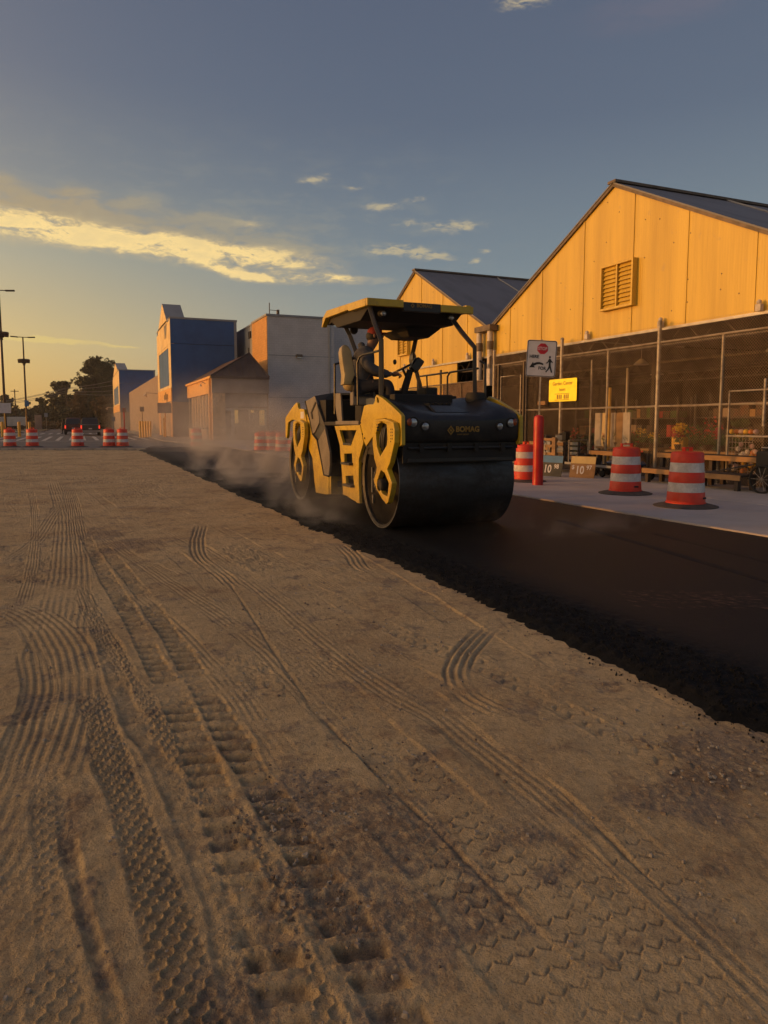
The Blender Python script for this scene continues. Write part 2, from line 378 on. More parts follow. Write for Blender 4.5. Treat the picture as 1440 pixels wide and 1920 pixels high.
M['blockb'] = block_mat('tan_split_block', (.62,.35,.13), (.46,.24,.085), .4, .2, .02, 1.0)
def sheet_mat():
    m = bpy.data.materials.new('ribbed_polycarbonate'); m.use_nodes = True; nt = m.node_tree; b = nt.nodes['Principled BSDF']
    g = nt.nodes.new('ShaderNodeNewGeometry'); sp = nt.nodes.new('ShaderNodeSeparateXYZ'); nt.links.new(g.outputs['Position'], sp.inputs[0])
    x, y, z = (X_(nt, sp.outputs[i]) for i in range(3))
    w1 = noise(nt, comb(nt, 0.0, y*1.6, z*.10), 1.0, 4, .6)
    w2 = noise(nt, comb(nt, 3.0, y*7, z*.35), 1.0, 4, .7)
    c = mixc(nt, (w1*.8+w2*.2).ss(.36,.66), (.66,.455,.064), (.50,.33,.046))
    sp2 = noise(nt, g.outputs['Position'], 2.3, 6, .7)
    c = mixc(nt, sp2.ss(.60,.74)*.35, c, (.32,.24,.16))
    nt.links.new(c, b.inputs['Base Color']); b.inputs['Roughness'].default_value = .42
    ribs = (y*(2*math.pi/.076))._m('SINE')
    bn = nt.nodes.new('ShaderNodeBump'); bn.inputs['Strength'].default_value = .35; bn.inputs['Distance'].default_value = .006
    nt.links.new((ribs*.5+noise(nt, comb(nt, 0.0, y*2, z*.8), 1.2, 3)*3).s, bn.inputs['Height']); nt.links.new(bn.outputs[0], b.inputs['Normal'])
    return m
M['sheet'] = sheet_mat()

def dirt_mat():
    m = bpy.data.materials.new('graded_dirt'); m.use_nodes = True; nt = m.node_tree; b = nt.nodes['Principled BSDF']
    g = nt.nodes.new('ShaderNodeNewGeometry'); pos = g.outputs['Position']
    at = nt.nodes.new('ShaderNodeAttribute'); at.attribute_name = 'tread'; tr = X_(nt, at.outputs['Fac'])
    at2 = nt.nodes.new('ShaderNodeAttribute'); at2.attribute_name = 'gravelly'
    n1 = noise(nt, pos, .9, 7, .62, .4); n2 = noise(nt, pos, 4.5, 7, .65, .3); n3 = noise(nt, pos, 28, 6, .7); n4 = noise(nt, pos, 150, 3, .7)
    c = mixc(nt, n1.ss(.35,.68), (.72,.525,.285), (.57,.395,.21))
    c = mixc(nt, n2.ss(.50,.68)*.55, c, (.40,.30,.19))
    c = mixc(nt, (n1*.5+n2*.5).ss(.55,.63)*.45, c, (.33,.19,.11))
    n5 = noise(nt, pos, 2.1, 5, .6, .8)
    c = mixc(nt, n5.ss(.56,.70)*.40, c, (.50,.41,.29))
    c = mixc(nt, tr*.35, c, (.30,.20,.115))
    gr = X_(nt, at2.outputs['Fac'])
    c = mixc(nt, gr*n3.ss(.30,.55)*.75, c, mixc(nt, n2.ss(.4,.6), (.30,.205,.135), (.36,.28,.21)))
    c = mixc(nt, n3.ss(.35,.72)*.55, c, mixc(nt, 1.0, c, (.55,.52,.49), 'MULTIPLY'))
    c = mixc(nt, n4.ss(.56,.74)*.45, c, (.66,.54,.38))
    c = mixc(nt, n4.ss(.28,.46)*-.6+.6, c, (.14,.09,.055))
    nt.links.new(c, b.inputs['Base Color']); b.inputs['Roughness'].default_value = .95; b.inputs['Specular IOR Level'].default_value = .15
    bn = nt.nodes.new('ShaderNodeBump'); bn.inputs['Strength'].default_value = 1.0; bn.inputs['Distance'].default_value = .010
    nt.links.new((n3*1.4+n4*.6+noise(nt, pos, 70, 4, .7)*.6).s, bn.inputs['Height']); nt.links.new(bn.outputs[0], b.inputs['Normal'])
    return m
def asphalt_mat():
    m = bpy.data.materials.new('fresh_asphalt'); m.use_nodes = True; nt = m.node_tree; b = nt.nodes['Principled BSDF']
    g = nt.nodes.new('ShaderNodeNewGeometry'); pos = g.outputs['Position']
    n1 = noise(nt, pos, .8, 5, .6); n2 = noise(nt, pos, 60, 4, .75); n3 = noise(nt, pos, 130, 2, .6)
    sp = nt.nodes.new('ShaderNodeSeparateXYZ'); nt.links.new(pos, sp.inputs[0]); x = X_(nt, sp.outputs[0])
    c = mixc(nt, n2.ss(.4,.7), (.0035,.0035,.0037), (.009,.0083,.008))
    c = mixc(nt, n3.ss(.68,.78)*.45, c, (.05,.047,.045))
    c = mixc(nt, x.ss(4.2,6.5)*(n1.ss(.3,.7)*.4+.35), c, (.0145,.0098,.0085))
    nt.links.new(c, b.inputs['Base Color']); nt.links.new((x.ss(3.2,4.0)*-.22+.78).s, b.inputs['Roughness'])
    b.inputs['Specular IOR Level'].default_value = .22
    bn = nt.nodes.new('ShaderNodeBump'); bn.inputs['Strength'].default_value = .8; bn.inputs['Distance'].default_value = .008
    nt.links.new((n2+n3*.5).s, bn.inputs['Height']); nt.links.new(bn.outputs[0], b.inputs['Normal'])
    return m
M['dirt'] = dirt_mat(); M['asph'] = asphalt_mat()

# ------------------------------------------------------------------ ground relief
LAT = {}
def lattice(seed, n=256):
    if seed not in LAT: LAT[seed] = np.random.RandomState(seed).rand(n, n).astype(np.float32)
    return LAT[seed]
def vn(x, y, s, seed):
    L = lattice(seed); n = L.shape[0]; x = x/s+1000.3; y = y/s+1000.7
    xi = np.floor(x).astype(np.int64); yi = np.floor(y).astype(np.int64); fx = (x-xi).astype(np.float32); fy = (y-yi).astype(np.float32)
    fx = fx*fx*(3-2*fx); fy = fy*fy*(3-2*fy); a = xi % n; b = yi % n; a1 = (a+1) % n; b1 = (b+1) % n
    return (L[a,b]*(1-fx)+L[a1,b]*fx)*(1-fy)+(L[a,b1]*(1-fx)+L[a1,b1]*fx)*fy-.5
def fbm(x, y, s, seed, o=4, g=.5):
    r = 0; a = 1
    for k in range(o): r = r+a*vn(x, y, s/2**k, seed+k); a *= g
    return r
EY = None
def edge_at(y):
    global EY
    if EY is None: EY = edge_x(np.arange(0, 46, .01))
    return float(EY[int(min(max(y,0),45.9)*100)])
def edge_x(y): return 2.90+fbm(y, y*0, .9, 91, 3)*.10+fbm(y, y*0+5, .12, 95, 3)*.09+fbm(y, y*0+9, .035, 99, 2)*.035+(y > 36)*(y-36)*-.02
ZD = -.06
TR = [ # kind, half width (m) , depth, pixel centre line
 ('rib', .20, .006, [(105,905),(125,960),(130,1030),(128,1100),(112,1180),(95,1260)]),
 ('rib', .11, .007, [(130,935),(100,965),(72,1008),(35,1038),(-10,1062)]),
 ('rib', .13, .008, [(85,868),(118,900),(135,940),(142,990),(150,1040)]),
 ('rib', .19, .008, [(-20,1130),(40,1145),(88,1175),(122,1235),(126,1305),(102,1390),(60,1490),(5,1600),(-60,1720)]),
 ('rib', .10, .006, [(60,1210),(75,1280),(60,1350),(25,1450),(-10,1540)]),
 ('rib', .10, .005, [(190,1005),(300,1080),(390,1138),(475,1198),(540,1258),(592,1312),(660,1384),(722,1450),(795,1535),(855,1602),(925,1668),(990,1735),(1052,1795),(1130,1880),(1200,1950)]),
 ('rib', .08, .0045, [(215,1030),(330,1080),(430,1130),(520,1190),(600,1250),(660,1310)]),
 ('chev', .16, .006, [(420,1085),(500,1165),(575,1245),(650,1330),(720,1400),(800,1480),(880,1560),(960,1640),(1060,1740),(1160,1840),(1240,1930)]),
 ('rib', .11, .0055, [(300,985),(390,1035),(490,1105),(600,1195),(720,1285),(820,1340),(895,1400),(975,1462),(1070,1545),(1170,1640),(1270,1735),(1370,1835),(1450,1915)]),
 ('rib', .09, .0045, [(250,1110),(340,1190),(430,1290),(500,1390),(560,1490)]),
 ('chev', .09, .005, [(330,1015),(430,1060),(560,1140),(680,1225),(780,1290),(900,1400)]),
 ('rib', .08, .0045, [(250,905),(330,945),(440,1005),(560,1065),(690,1140)]),
 ('chev', .10, .005, [(150,905),(220,960),(300,1020),(400,1100),(480,1190)]),
 ('rib', .07, .004, [(40,880),(60,930),(66,990),(60,1060),(40,1140)]),
 ('zig', .07, .006, [(700,1060),(800,1120),(900,1185),(1010,1255),(1130,1330)]),
 ('chev', .09, .0045, [(1180,1560),(1280,1650),(1380,1750),(1460,1830)]),
 ('rib', .08, .004, [(930,1470),(1040,1560),(1150,1660),(1260,1770),(1380,1900)]),
 ('chev', .13, .006, [(520,1085),(620,1155),(720,1235),(820,1300),(900,1370)]),
 ('chev', .12, .005, [(620,1020),(720,1080),(830,1150),(930,1215),(1050,1290)]),
 ('zig', .09, .008, [(560,1090),(640,1130),(720,1172),(790,1205),(870,1235),(960,1280),(1040,1320),(1120,1362),(1220,1412),(1320,1458),(1440,1512)]),
 ('chev', .12, .006, [(700,1500),(780,1590),(860,1670),(940,1760),(1020,1850),(1080,1930)]),
 ('chev', .12, .0055, [(860,1420),(960,1520),(1080,1640),(1200,1760),(1330,1890),(1380,1940)]),
 ('chev', .12, .0055, [(1060,1480),(1180,1590),(1300,1700),(1450,1830)]),
 ('line', .018, .010, [(425,1085),(475,1160),(560,1290),(640,1385),(720,1465),(800,1540),(870,1610),(960,1700),(1060,1800)]),
 ('line', .012, .008, [(1000,1440),(1100,1530),(1200,1630),(1320,1740),(1440,1850)]),
 ('hex', .075, .010, [(150,1095),(172,1150),(208,1215),(245,1280),(282,1345),(318,1405),(352,1470),(395,1560)]),
 ('hex', .080, .012, [(168,1290),(185,1350),(210,1430),(240,1510),(266,1590),(292,1670),(318,1750),(342,1830),(366,1930)]),
 ('hex', .070, .007, [(30,1560),(38,1640),(44,1720),(48,1800),(52,1940)]),
 ('hex', .060, .006, [(88,1420),(90,1530),(95,1640),(102,1760),(112,1930)]),
 ('smear', .06, .010, [(190,1190),(225,1290),(262,1370),(318,1460),(365,1560),(400,1660),(440,1780),(470,1900)]),
 ('smear', .035, .012, [(112,1460),(120,1520),(132,1600),(150,1690),(178,1780),(210,1880),(222,1940)]),
 ('lug', .080, .018, [(158,1000),(198,1078),(238,1142),(280,1225),(318,1295),(352,1368),(378,1430),(402,1495),(430,1575),(465,1675),(505,1775),(550,1900)]),
 ('lug', .080, .021, [(190,1020),(225,1062),(262,1108),(298,1162),(332,1212),(368,1270),(402,1328),(436,1388),(470,1448),(508,1503),(545,1562),(582,1622),(618,1680),(652,1738),(688,1800),(728,1870),(770,1950)]),
 ('hex', .030, .009, [(420,1460),(455,1530),(492,1605),(525,1680),(558,1760),(592,1840),(625,1930)]),
 ('deep', .10, .010, [(925,1172),(888,1205),(862,1240),(860,1272),(876,1300),(915,1325),(960,1345)]),
 ('deep', .10, .008, [(378,985),(370,1012),(374,1040),(395,1062),(425,1085),(450,1110)]),
 ('deep', .11, .008, [(640,1022),(662,1042),(680,1066),(720,1076)]),
]
def catmull(P, step=.05):
    P = [np.array(p) for p in P]; P = [2*P[0]-P[1]]+P+[2*P[-1]-P[-2]]; out = []
    for i in range(1, len(P)-2):
        n = max(2, int(np.linalg.norm(P[i+1]-P[i])/step))
        for k in range(n):
            t = k/n; out.append(.5*((2*P[i])+(-P[i-1]+P[i+1])*t+(2*P[i-1]-5*P[i]+4*P[i+1]-P[i+2])*t*t+(-P[i-1]+3*P[i]-3*P[i+1]+P[i+2])*t**3))
    out.append(P[-2]); return np.array(out)
def hexedge(u, s, a):
    """distance to the nearest edge of a hexagon lattice with cell width a"""
    h = a*math.sqrt(3); best = np.full(u.shape, 9.0); sec = np.full(u.shape, 9.0)
    for ox, oy in ((0,0),(a/2,h/2)):
        cx = np.round((u-ox)/a)*a+ox; cy = np.round((s-oy)/h)*h+oy
        for dx in (-a,0,a):
            d = np.hypot(u-cx-dx, s-cy); m = d < best
            sec = np.where(m, best, np.minimum(sec, d)); best = np.where(m, d, best)
    return (sec-best)*.5
def stamp(X, Y, H, T):
    for ti, (kind, w, dep, px) in enumerate(TR):
        if px[-1][1] > 1890: px = px+[(px[-1][0]*2-px[-2][0]+60, px[-1][1]*2-px[-2][1]+120)]
        P = catmull([G(a, b, ZD) for a, b in px], .06)
        seg = P[1:]-P[:-1]; L = np.linalg.norm(seg, axis=1)+1e-9; S = np.concatenate([[0], np.cumsum(L)])
        m0 = (X > P[:,0].min()-w*1.6) & (X < P[:,0].max()+w*1.6) & (Y > P[:,1].min()-w*1.6) & (Y < P[:,1].max()+w*1.6)
        idx = np.nonzero(m0)[0]; x = X[idx]; y = Y[idx]
        order = np.argsort(y); x = x[order]; y = y[order]; idx = idx[order]
        bd = np.full(len(x), 9.0); bu = np.zeros(len(x)); bs = np.zeros(len(x)); W2 = w*1.5
        for k in range(len(seg)):
            y0 = min(P[k,1], P[k+1,1])-W2; y1 = max(P[k,1], P[k+1,1])+W2
            a, b = np.searchsorted(y, [y0, y1])
            if b <= a: continue
            xs = x[a:b]-P[k,0]; ys = y[a:b]-P[k,1]; tx, ty = seg[k]/L[k]
            t = np.clip(xs*tx+ys*ty, 0, L[k]); d = np.hypot(xs-t*tx, ys-t*ty); u = xs*ty-ys*tx
            mm = d < bd[a:b]
            bd[a:b] = np.where(mm, d, bd[a:b]); bu[a:b] = np.where(mm, u, bu[a:b]); bs[a:b] = np.where(mm, S[k]+t, bs[a:b])
        wob = vn(x, y, .35, 300+ti)*.03+vn(x, y, .06, 320+ti)*.008
        d = bd+wob; u = bu+vn(x, y, .2, 340+ti)*.012; s = bs+vn(x, y, .25, 360+ti)*.015
        near_end = np.minimum(bs, S[-1]-bs); fade = np.clip(near_end/.5, 0, 1)
        fade = fade*np.clip(1.22+fbm(x, y, .55, 380+ti, 4, .6)*2.2, .10, 1.0)
        if kind == 'hex' and dep >= .009: fade = np.clip(near_end/.3, 0, 1)*np.clip(1.2+fbm(x, y, .3, 380+ti, 3)*1.2, .55, 1.0)
        inside = np.clip((w-d)/.018, 0, 1)*fade
        rim = np.exp(-((d-w-.006)/.009)**2)*np.minimum(dep,.009)*.30*fade*(.5+vn(x, y, .09, 410+ti)*1.6)
        if kind == 'rib':
            n = 5 if w < .12 else 8; dep = dep*.62
            rib = np.cos(2*math.pi*n*u/(2*w)); lugs = np.clip(np.sin(2*math.pi*(s+np.abs((u/w*n/2)%1-.5)*.03)/.045)*2, -1, 1)
            pat = np.clip(rib*2.2, -1, 1)*dep*.55+lugs*np.clip(-rib, 0, 1)*dep*.30
        elif kind == 'hex':
            e = hexedge(u, s*1.12, .0515); n_ = np.clip(1.25-e/.0045, 0, 1)
            pat = n_*dep*.95+vn(x, y, .03, 77)*dep*.3+((s*1.12/.0446)%1-.5)*-dep*.25
        elif kind == 'chev':
            q = (s+np.abs(((u/.07) % 1)-.5)*.05) % .075; pat = np.clip(1-np.abs(q-.0375)/.007, 0, 1)*-dep*1.0*np.clip(.85+fbm(x, y, .10, 430+ti, 2)*2.6, 0, 1)*(np.abs(((u/.07) % 1)-.5) < .42)
        elif kind == 'zig':
            q = (s+np.abs(((u/.10) % 1)-.5)*.08) % .11; pat = np.clip(1-np.abs(q-.055)/.022, 0, 1)*-dep*1.3+dep*.3
        elif kind == 'lug':
            ks = np.floor((s+u*.25)/.118); q = (s+u*.25+.022*(vn(ks*7.3, ks*0+ti*3.1, 1.0, 56))) % .118; bar = np.clip((.034-np.abs(q-.06))/.010, 0, 1)*np.clip((w-np.abs(u))/.012, 0, 1)
            var = .45+1.1*(vn(s*8, s*0+ti, 1.0, 55)+.5); pat = -bar*dep*var*(.55+.9*(vn(x, y, .04, 88)+.5))+.003+np.exp(-((np.abs(q-.06)-.044)/.006)**2)*.006
            pat = pat+vn(x, y, .03, 78)*.007+vn(x, y, .012, 79)*.004
        elif kind == 'line':
            pat = -np.clip(1-np.abs(u)/w, 0, 1)*dep+vn(x, y, .03, 81)*dep*.8
        elif kind == 'deep':
            pat = np.cos(2*math.pi*4*u/(2*w))*dep*.9
        else:
            pat = fbm(x, y, .07, 400, 4, .6)*dep*1.3-dep*.15
        lvl = -min(dep, .011)*.45
        base = H[idx]*(1-inside*.72)+inside*(lvl+pat)+rim
        H[idx] = base; T[idx] = np.maximum(T[idx]*(1-inside*.5), inside*np.clip(-pat/dep, 0, 1))
def grid_mesh(name, X, Y, Z, nr, nc, mat_, attr=None, parent=None, smooth=True, attr2=None):
    me = bpy.data.meshes.new(name); nv = nr*nc
    me.vertices.add(nv); co = np.empty(nv*3, np.float32); co[0::3] = X; co[1::3] = Y; co[2::3] = Z
    me.vertices.foreach_set('co', co)
    i = np.arange(nr-1)[:,None]*nc+np.arange(nc-1)[None,:]; q = np.stack([i, i+1, i+nc+1, i+nc], -1).reshape(-1)
    nf = (nr-1)*(nc-1); me.loops.add(nf*4); me.loops.foreach_set('vertex_index', q.astype(np.int32))
    me.polygons.add(nf); me.polygons.foreach_set('loop_start', np.arange(nf, dtype=np.int32)*4)
    if attr is not None:
        a = me.attributes.new('tread', 'FLOAT', 'POINT'); a.data.foreach_set('value', attr.astype(np.float32))
    if attr2 is not None:
        a = me.attributes.new('gravelly', 'FLOAT', 'POINT'); a.data.foreach_set('value', attr2.astype(np.float32))
    me.update(calc_edges=True); me.validate()
    if smooth: me.shade_smooth()
    me.materials.append(mat_); o = bpy.data.objects.new(name, me); C.objects.link(o); o['kind'] = 'structure'
    if parent: o.parent = parent
    return o
def build_ground():
    b = MB().box(-3000, 3000, -3000, 3000, -.5, -.3); b.build('ground', M['grass'], kind='structure')
    ys = [.9]
    while ys[-1] < 44.5: ys.append(ys[-1]+max(.0036, .0023*ys[-1]**1.32))
    ys = np.array(ys); nc = 1040; t = np.linspace(0, 1, nc); xl = -.55-.115*ys; xr = np.minimum(3.2, 1.3+.9*ys)
    X = (xl[:,None]*(1-t)+xr[:,None]*t).ravel(); Y = np.repeat(ys, nc); nr = len(ys)
    H = fbm(X, Y, 1.9, 11, 3)*.020+fbm(X, Y, .30, 21, 4, .55)*.007+fbm(X, Y, .05, 31, 3, .6)*.0026
    rough = np.clip(fbm(X, Y, .9, 41, 3)*3.4-.45, 0, 1); H = H+rough*(fbm(X, Y, .055, 51, 3, .7)*.017)
    GV = np.zeros_like(H)                       # loose gravelly patches seen in the photograph
    for (gx, gy, ga, gb) in [(640,1500,.22,.16),(700,1570,.30,.2),(620,1640,.26,.16),(720,1690,.24,.2),(128,1560,.035,.20),(160,1700,.035,.16),(195,1830,.04,.12),(560,1480,.2,.1),(800,1420,.10,.05),(1370,1400,.22,.16),(1330,1470,.25,.14),(880,1640,.12,.2),(960,1580,.2,.08),(200,1005,.25,.5),(260,1020,.4,.5),(1280,1480,.35,.10),(760,1760,.25,.14),(60,1320,.10,.25),(450,1900,.08,.1)]:
        cx_, cy_ = G(gx, gy, ZD); q = ((X-cx_)/ga)**2+((Y-cy_)/gb)**2; GV = np.maximum(GV, np.exp(-q*.8))
    GV = np.clip((GV+fbm(X, Y, .16, 141, 4, .6)*1.1-.28)*2.6, 0, 1)
    rough = np.maximum(rough*.6, GV)
    far = np.clip((Y-14)/12, 0, 1); H = H+far*fbm(X*.25, Y, .7, 61, 3)*.03
    lanes = np.clip(fbm(X+Y*.1, Y*.15, .5, 161, 2)*4+.3, 0, 1)
    H = H+lanes*vn(X+.13*Y, Y*.05, .022, 171)*.0034+vn(X-.25*Y, Y*.05, .035, 172)*.0022
    T = rough*.6; stamp(X, Y, H, T)
    H = H+rough*fbm(X, Y, .022, 57, 2)*.006+fbm(X, Y, .018, 58, 2)*.0010
    fadeY = np.clip((44.3-Y)/1.2, 0, 1)
    grid_mesh('dirt_ground', X, Y, ZD+H*fadeY, nr, nc, M['dirt'], T, attr2=GV*fadeY)
    # wider rolled dirt beyond the detailed strip
    n = 340; a = np.linspace(-45, 3.2, n); c = np.linspace(-30, 46, n); XX = np.tile(a, n); YY = np.repeat(c, n)
    ins = (XX > -.55-.115*np.maximum(YY,.9)+.3) & (YY > 1.2) & (YY < 43.8) & (XX < np.minimum(1.3+.9*YY-.35, 3.1))
    Z = ZD-.004+fbm(XX, YY, 2, 11, 3)*.02; Z[ins] = ZD-.075
    grid_mesh('dirt_field', XX, YY, Z, n, n, M['dirt'], XX*0)
    # fresh asphalt mat, standing proud of the dirt with a ragged loose edge
    ys = [.3]
    while ys[-1] < 43.5: ys.append(ys[-1]+max(.012, .006*ys[-1]**1.15))
    ys = np.array(ys); xs = np.concatenate([np.arange(2.68, 3.75, .012), np.arange(3.78, 7.79, .03), [7.80]])
    X = np.tile(xs, len(ys)); Y = np.repeat(ys, len(xs)); ex = edge_x(Y)
    k = np.clip((X-ex)/.16, 0, 1); loose = np.clip((3.72-X)/.25, 0, 1)
    Z = -.115+k**.6*.115+loose*k*(fbm(X, Y, .05, 71, 3, .7)*.020+fbm(X, Y, .02, 74, 2)*.012)+fbm(X, Y, 1.5, 73, 2)*.008*k-loose*.012+(1-loose)*k*vn(X, Y, .03, 75)*.0016
    SEAM1 = 4.83+.183*Y; SEAM2 = 5.51+.176*Y+(Y > 7)*50; SEAM1 = SEAM1+(Y > 8.6)*50
    Z = Z-.026*np.exp(-((X-SEAM1)/.032)**2)-.022*np.exp(-((X-SEAM2)/.032)**2)+.006*np.clip((X-SEAM1)/.05, 0, 1)
    grid_mesh('new_asphalt', X, Y, Z, len(ys), len(xs), M['asph'])
    b = MB().box(2.9, 7.8, -25, .3, -.3, -.004); b.build('asphalt_strip', M['asph'], kind='structure')
    # pale scuff flecks left on the fresh mat
    b = MB(); r_ = random.Random(8)
    A, B_, D_ = Vector((*G(1150,1108), 0)), Vector((*G(1470,1112), 0)), Vector((*G(1195,1141), 0))
    for _ in range(330):
        p = A+(B_-A)*r_.random()+(D_-A)*r_.random(); L = r_.uniform(.01,.05); w = r_.uniform(.0015,.005); a = R(-58)+r_.gauss(0,.12)
        u = Vector((math.cos(a), math.sin(a), 0))*L; v_ = Vector((-math.sin(a), math.cos(a), 0))*w
        b.add([(*(p-u)[:2],.009),(*(p+v_)[:2],.0095),(*(p+u)[:2],.009),(*(p-v_)[:2],.0095)], [(0,1,2,3)])
    b.build('asphalt_scuffs', mat('scuffed_binder', (.22,.12,.08), (.10,.06,.045), 30, .7), kind='stuff')
build_ground()
# loose black asphalt crumbs fallen beyond the edge, and pebbles on the dirt
def pebbles(name, n, fx, rmin, rmax, mat_, seed, flat=.6):
    r_ = random.Random(seed); b = MB()
    base = [(-1,-1,-1),(1,-1,-.8),(1,1,-1),(-1,1,-.9),(-.7,-.8,.8),(.8,-.6,1),(.7,.7,.7),(-.8,.6,.9)]
    fs = [(3,2,1,0),(4,5,6,7),(0,1,5,4),(1,2,6,5),(2,3,7,6),(3,0,4,7)]
    for _ in range(n):
        x, y, z = fx(r_); r = rmin+(rmax-rmin)*r_.random()**4; a = r_.random()*6.28; ca, sa_ = math.cos(a), math.sin(a)
        sx, sy, sz = r*r_.uniform(.7,1.3), r*r_.uniform(.6,1), r*flat*r_.uniform(.6,1)
        vs = []
        for p in base:
            px = p[0]*sx*r_.uniform(.7,1.1)*.8; py = p[1]*sy*r_.uniform(.7,1.1)*.8
            vs.append((x+px*ca-py*sa_, y+px*sa_+py*ca, z+p[2]*sz+sz*.4))
        b.add(vs, fs)
    return b.build(name, mat_, kind='stuff')
pebble_m = mat('pebbles', (.42,.35,.27), (.20,.14,.10), 9, .85)
def fdirt(r_):
    y = .9+5.5*r_.random()**1.5; return (-.6-.1*y+r_.random()*(3.4+.1*y), y, ZD+.002)
cl = [(G(600+rnd.uniform(-80,140), 1460+rnd.uniform(-40,260), ZD)) for _ in range(9)]+[G(820,1420,ZD), G(1370,1420,ZD), G(1340,1460,ZD)]
def fclu(r_):
    c = r_.choice(cl); return (c[0]+r_.gauss(0,.12), c[1]+r_.gauss(0,.14), ZD+.002)
pb = pebbles('pebbles', 2600, fdirt, .002, .013, pebble_m, 5); pebbles('gravel', 900, fclu, .0015, .012, pebble_m, 6)
pebbles('dark_clods', 700, fclu, .002, .011, mat('dark_soil_clods', (.20,.14,.10), (.12,.085,.06), 20, .95), 9)
def fcr(r_):
    y = .6+14*r_.random()**1.6; return (edge_at(y)+abs(r_.gauss(0,.22))-.035, y, -.035)
def fcr2(r_):
    y = .6+14*r_.random()**1.6; x = edge_at(y); return (x+.10+r_.random()*.5, y, -.004)
pebbles('asphalt_crumbs', 4200, lambda r_: (lambda p: (p[0], p[1], -.062 if p[0] < 2.93 else -.03))(fcr(r_)), .0015, .009, M['asph'], 12, .9)
pebbles('asphalt_granules', 9000, fcr2, .003, .010, M['asph'], 13, .9)

# ------------------------------------------------------------------ paving and far road
KA, KB = Vector((-4.08,44.15,0)), Vector((3.16,41.08,0)); kd = (KB-KA).normalized()
KL = KA-kd*45
MB().prism([[(KL.x,KL.y),(KA.x,KA.y),(KB.x,KB.y),(KB.x+.6,KB.y+2.6),(6.6,47),(6.6,400),(-60,400)]], -.2, .04, 'Z').build('parking_road', M['asph_old'], kind='structure')
n_ = Vector((-kd.y, kd.x, 0))
MB().prism([[tuple((KL-n_*.35)[:2]), tuple((KB-n_*.35+kd*.2)[:2]), tuple((KB+n_*.15+kd*.2)[:2]), tuple((KL+n_*.15)[:2])]], -.15, .055, 'Z').build('concrete_edge', M['conc2'], kind='structure')
MB().prism([[(2.2,43.0),(7.80,43.5),(7.8,47),(5.2,60),(4,47)]], -.15, .002, 'Z').build('asphalt_apron', M['asph_old'], kind='structure')
side = MB().box(7.86, 60, -25, 58, -.30, -.03).build('sidewalk', M['conc'], kind='structure')
xs = [7.80, 10.7, 13.55]; k = 0
y = -4.0
while y < 48:
    dy = 3.0
    for a, b_ in zip(xs[:-1], xs[1:]):
        x0 = a+(.0 if a > 7.81 else (.012*math.sin(y*3.1)))
        MB().prism([[(x0+.006,y+.006),(b_-.006,y+.006),(b_-.006,y+dy-.006),(x0+.006,y+dy-.006)]], -.25, .03+rnd.uniform(-.002,.002), 'Z').build('slab', M['conc'], parent=side, bevel=.008, seg=1)
    y += dy
MB().prism([[(6.3,52),(5.7,56),(5.9,64),(6.2,90),(6.2,130),(8.5,130),(8.5,47.02),(8.0,47.02)]], -.2, .10, 'Z').build('store_pavement', M['conc2'], kind='structure')
MB().box(8.5, 30, 47.02, 130, -.2, .08).build('store_forecourt', M['conc'], kind='structure')
MB().box(13.56, 60, -20, 46.9, -.2, .025).build('garden_floor', M['asph_old'], kind='structure')
# crosswalk stripes
b = MB()
for i in range(-9, 7):
    x0 = i*.98+.1; MB().prism([[(x0,62+.06*i),(x0+.30,62+.06*i),(x0+.27,80+.0*i),(x0-.03,80)]], .041, .045, 'Z').build('road_marking', M['paint'], kind='structure') if -9.6 < x0 < 5.2 else None
for i in range(-8, 5):
    x0 = i*.95+.1; MB().box(x0, x0+.3, 97, 108, .041, .045).build('road_marking', M['paint'], kind='structure')
MB().box(-9.5, 5.5, 59.4, 59.7, .041, .044).build('road_marking', M['paint'], kind='structure')
# grass verge and far drive
MB().prism([[(-8,112),(-5.4,118),(-5.6,160),(-8,230),(-70,230),(-70,130)]], -.1, .14, 'Z').build('verge_island', M['grass'], kind='structure')
MB().prism([[(-8.2,111.7),(-5.1,117.7),(-5.1,121),(-9,119)]], -.1, .18, 'Z').build('verge_kerb', M['conc2'], kind='structure')

